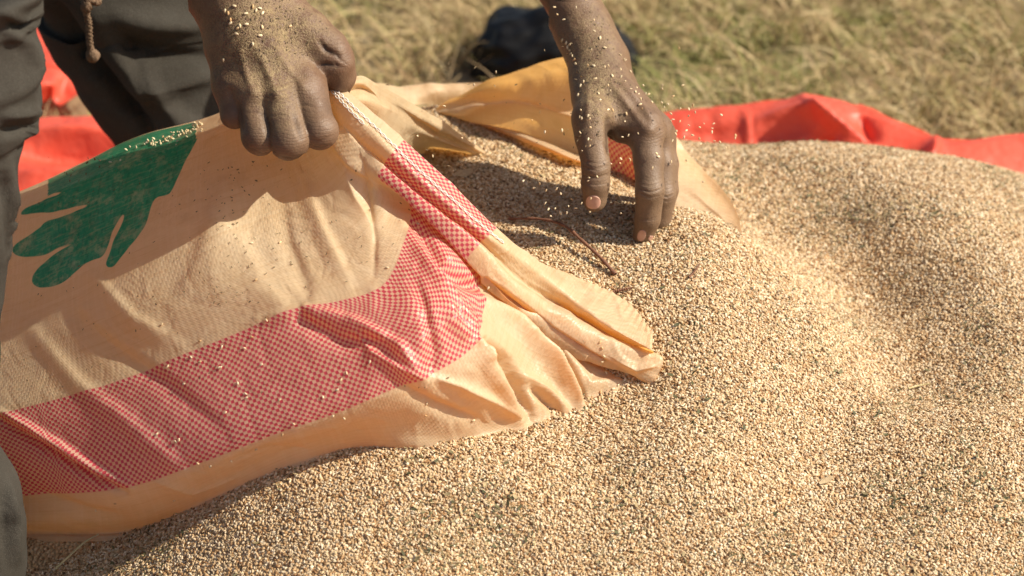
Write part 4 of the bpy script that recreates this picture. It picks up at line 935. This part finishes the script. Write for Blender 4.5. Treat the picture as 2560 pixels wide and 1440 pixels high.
for x, y in [(1407,100),(1417,107),(1420,118),(1425,126),(1428,135),(1440,160),(1452,215),(1446,238),(1500,95),(1512,120),(1484,165),(1560,150),(1530,190),(1588,230),(1600,262),(1566,285),(1470,290),(1530,275),(1496,235),(1575,180),(1425,112),(1432,140),(1436,150),(1455,296),(1645,392)]:
    lay(bvhL, x, y, 'pale sesame seed clinging to the forearm and back of the reaching hand', 'seeds on the reaching arm', .9)
for x, y in [(416,920),(420,916),(478,893),(500,905),(548,919),(552,919),(460,960),(393,1085),(440,1104),(448,1100),(595,958),(615,985),(654,912),(667,801),(564,1032),(616,995),(706,1086),(735,1060),(640,1122),(630,843),(405,812),(500,853),(1220,720),(1210,714),(968,670),(700,607),(628,609),(1505,870),(1500,855),(1510,890),(1506,904),(1540,925),(1515,932),(1533,972),(1501,980),(1535,998),(1510,1000),(1545,962),(1066,1008),(1064,1038),(1183,1050),(843,975),(860,1045),(495,1158),(526,1165),(578,1152),(435,1250),(288,1258),(240,1275),(555,868),(612,871),(867,933),(853,950),(808,993),(832,1040),(925,905),(700,1000),(1045,560),(640,700),(1163,435)]:
    lay(bvhS, x, y, ('pale sesame seed lying on the plain cream cloth above the check band' if P[np.unravel_index(np.argmin((P[..., 0]-x)**2+(P[..., 1]-y)**2), P.shape[:2])].sum() and tr_[np.argmin((P[..., 0]-x)**2+(P[..., 1]-y)**2)//MC] < 3 else 'pale sesame seed lying on the red check band of the sack' if tr_[np.argmin((P[..., 0]-x)**2+(P[..., 1]-y)**2)//MC] < 5 else 'pale sesame seed lying on the cream cloth below the check band'), 'seeds on the sack', .78)
for k in range(80):
    x = 505 - abs(random.gauss(0, 95)); y = np.interp(x, [200, 320, 430, 520], [452, 406, 368, 332])
    y0 = y - 30
    while y0 < y+60 and cast(bvhS, x, y0)[0] is None and cast(bvhB, x, y0)[0] is None: y0 += 1.5
    y0 += abs(random.gauss(0, 9)) if k % 3 else 1
    p, n = cast(bvhS, x, y0)
    if p is None: p, n = cast(bvhB, x, y0)
    if p is None: continue
    if k % 3 == 0: p = p + UP*random.uniform(0, .003)
    put_seed(p - FWD*.001, rr_(), 'pale sesame seed gathered on the top edge of the sack by the green print', 'seeds along the top edge of the sack', random.uniform(.6, .9))

# chaff on the sack, hands and in the air: uncountable flecks in one mesh
def flecks():
    vs, fs, off = [], [], 0
    def add(p, n, L):
        nonlocal off
        v, f = flake(L, L*random.uniform(.18, .5), .3, 3); q = Vector(n).to_track_quat('Z', 'Y').to_matrix() @ Matrix.Rotation(random.uniform(0, 6.28), 3, 'Z')
        v = v @ np.array(q).T + p + n*.0006; vs.append(v); fs.extend([tuple(i+off for i in q_) for q_ in f]); off += len(v)
    for k in range(260):
        if k < 110: x, y = random.gauss(590, 55), random.uniform(400, 780)
        else: x, y = random.uniform(60, 1150), random.uniform(400, 1000)
        p, n = cast(bvhS, x, y)
        if p is not None: add(p, n if n @ FWD < 0 else -n, random.uniform(.0007, .0022))
    for k in range(420):
        x, y = random.gauss(640, 75), random.gauss(70, 60); p, n = cast(bvhR, x, y)
        if p is not None: add(p, n, random.uniform(.0007, .002))
    for k in range(260):
        x, y = random.gauss(1480, 60), random.uniform(20, 360); p, n = cast(bvhL, x, y)
        if p is not None: add(p, n, random.uniform(.0007, .002))
    for k in range(120):
        x, y = (random.gauss(260, 90), random.uniform(390, 480)) if k < 40 else (random.gauss(1440, 20), random.uniform(100, 420)) if k < 80 else (random.uniform(950, 1450), random.uniform(120, 420))
        nn_ = np.array([random.gauss(0, 1) for _ in range(3)]); nn_ /= np.linalg.norm(nn_); add(V(x, y, random.uniform(-.03, .02)), nn_, random.uniform(.001, .0028))
    return mesh_obj('loose_chaff', np.vstack(vs), fs, M_fleck)
M_fleck = m_simple('dark_fleck', (0.09, 0.06, 0.03), (0.24, 0.17, 0.08), 400)
tag(flecks(), 'dark flecks of husk scattered over the sack, the hands and in the air', 'chaff', kind='stuff')

# ------------------------------------------------------------------ twig, stalks, leaf
def stick(name, pts, r0, r1, mat, label, cat, lift=.002, group=None):
    w_ = curve([on_heap(x, y)+np.array([0, 0, lift+l]) for x, y, l in pts], 60)
    v, f = tube(w_, np.linspace(r0, r1, 60)*(1+.15*np.sin(np.arange(60)*.9)), 8); o = mesh_obj(name, v, f, mat); return tag(o, label, cat, group)
stick('twig', [(1270,578,.008),(1345,581,.009),(1408,600,.010),(1455,630,.007),(1500,662,.004),(1538,692,.000)], .0009, .0014, M_twig, 'long curved reddish brown twig lying on the seeds inside the sack mouth', 'twig')
stick('twig', [(1532,738,.001),(1556,733,.001),(1580,729,.001)], .0010, .0008, M_twig, 'short brown twig beside the frayed edge of the sack mouth', 'twig')
stick('twig', [(1722,700,0),(1736,688,.001),(1748,676,.003)], .0008, .0006, M_twig, 'tiny brown twig on the bright slope right of the fingertips', 'twig')
stick('straw_stalk', [(140,1440,.004),(180,1410,.006),(215,1385,.008),(248,1354,.004)], .0009, .0005, M_straw, 'pale green dry grass stalk on the shaded seeds at the bottom left', 'stalk')
stick('straw_stalk', [(2270,980,.001),(2300,972,.001),(2325,968,.001)], .0007, .0006, M_straw, 'thin stalk in the hollow between the two slopes of seeds', 'stalk')
p0 = on_heap(1160, 440) + np.array([0, 0, .002]); v, f = flake(.014, .007, .25, 6)
lf = mesh_obj('dry_leaf', v @ np.array(Euler((.1, -.1, .35)).to_matrix()).T + p0, f, M_leafdry); tag(lf, 'small curled dry leaf on the shaded seeds beside the checked hem', 'leaf')
p0 = on_heap(2065, 1208) + np.array([0, 0, .002]); v, f = flake(.012, .0035, .15, 5)
lf2 = mesh_obj('dry_leaf', v @ np.array(Euler((.1, -.1, .6)).to_matrix()).T + p0, f, M_leafdry); tag(lf2, 'narrow grey-brown dry leaf on the open seeds at the lower right', 'leaf')
print('heap range', HZ.min(), HZ.max())
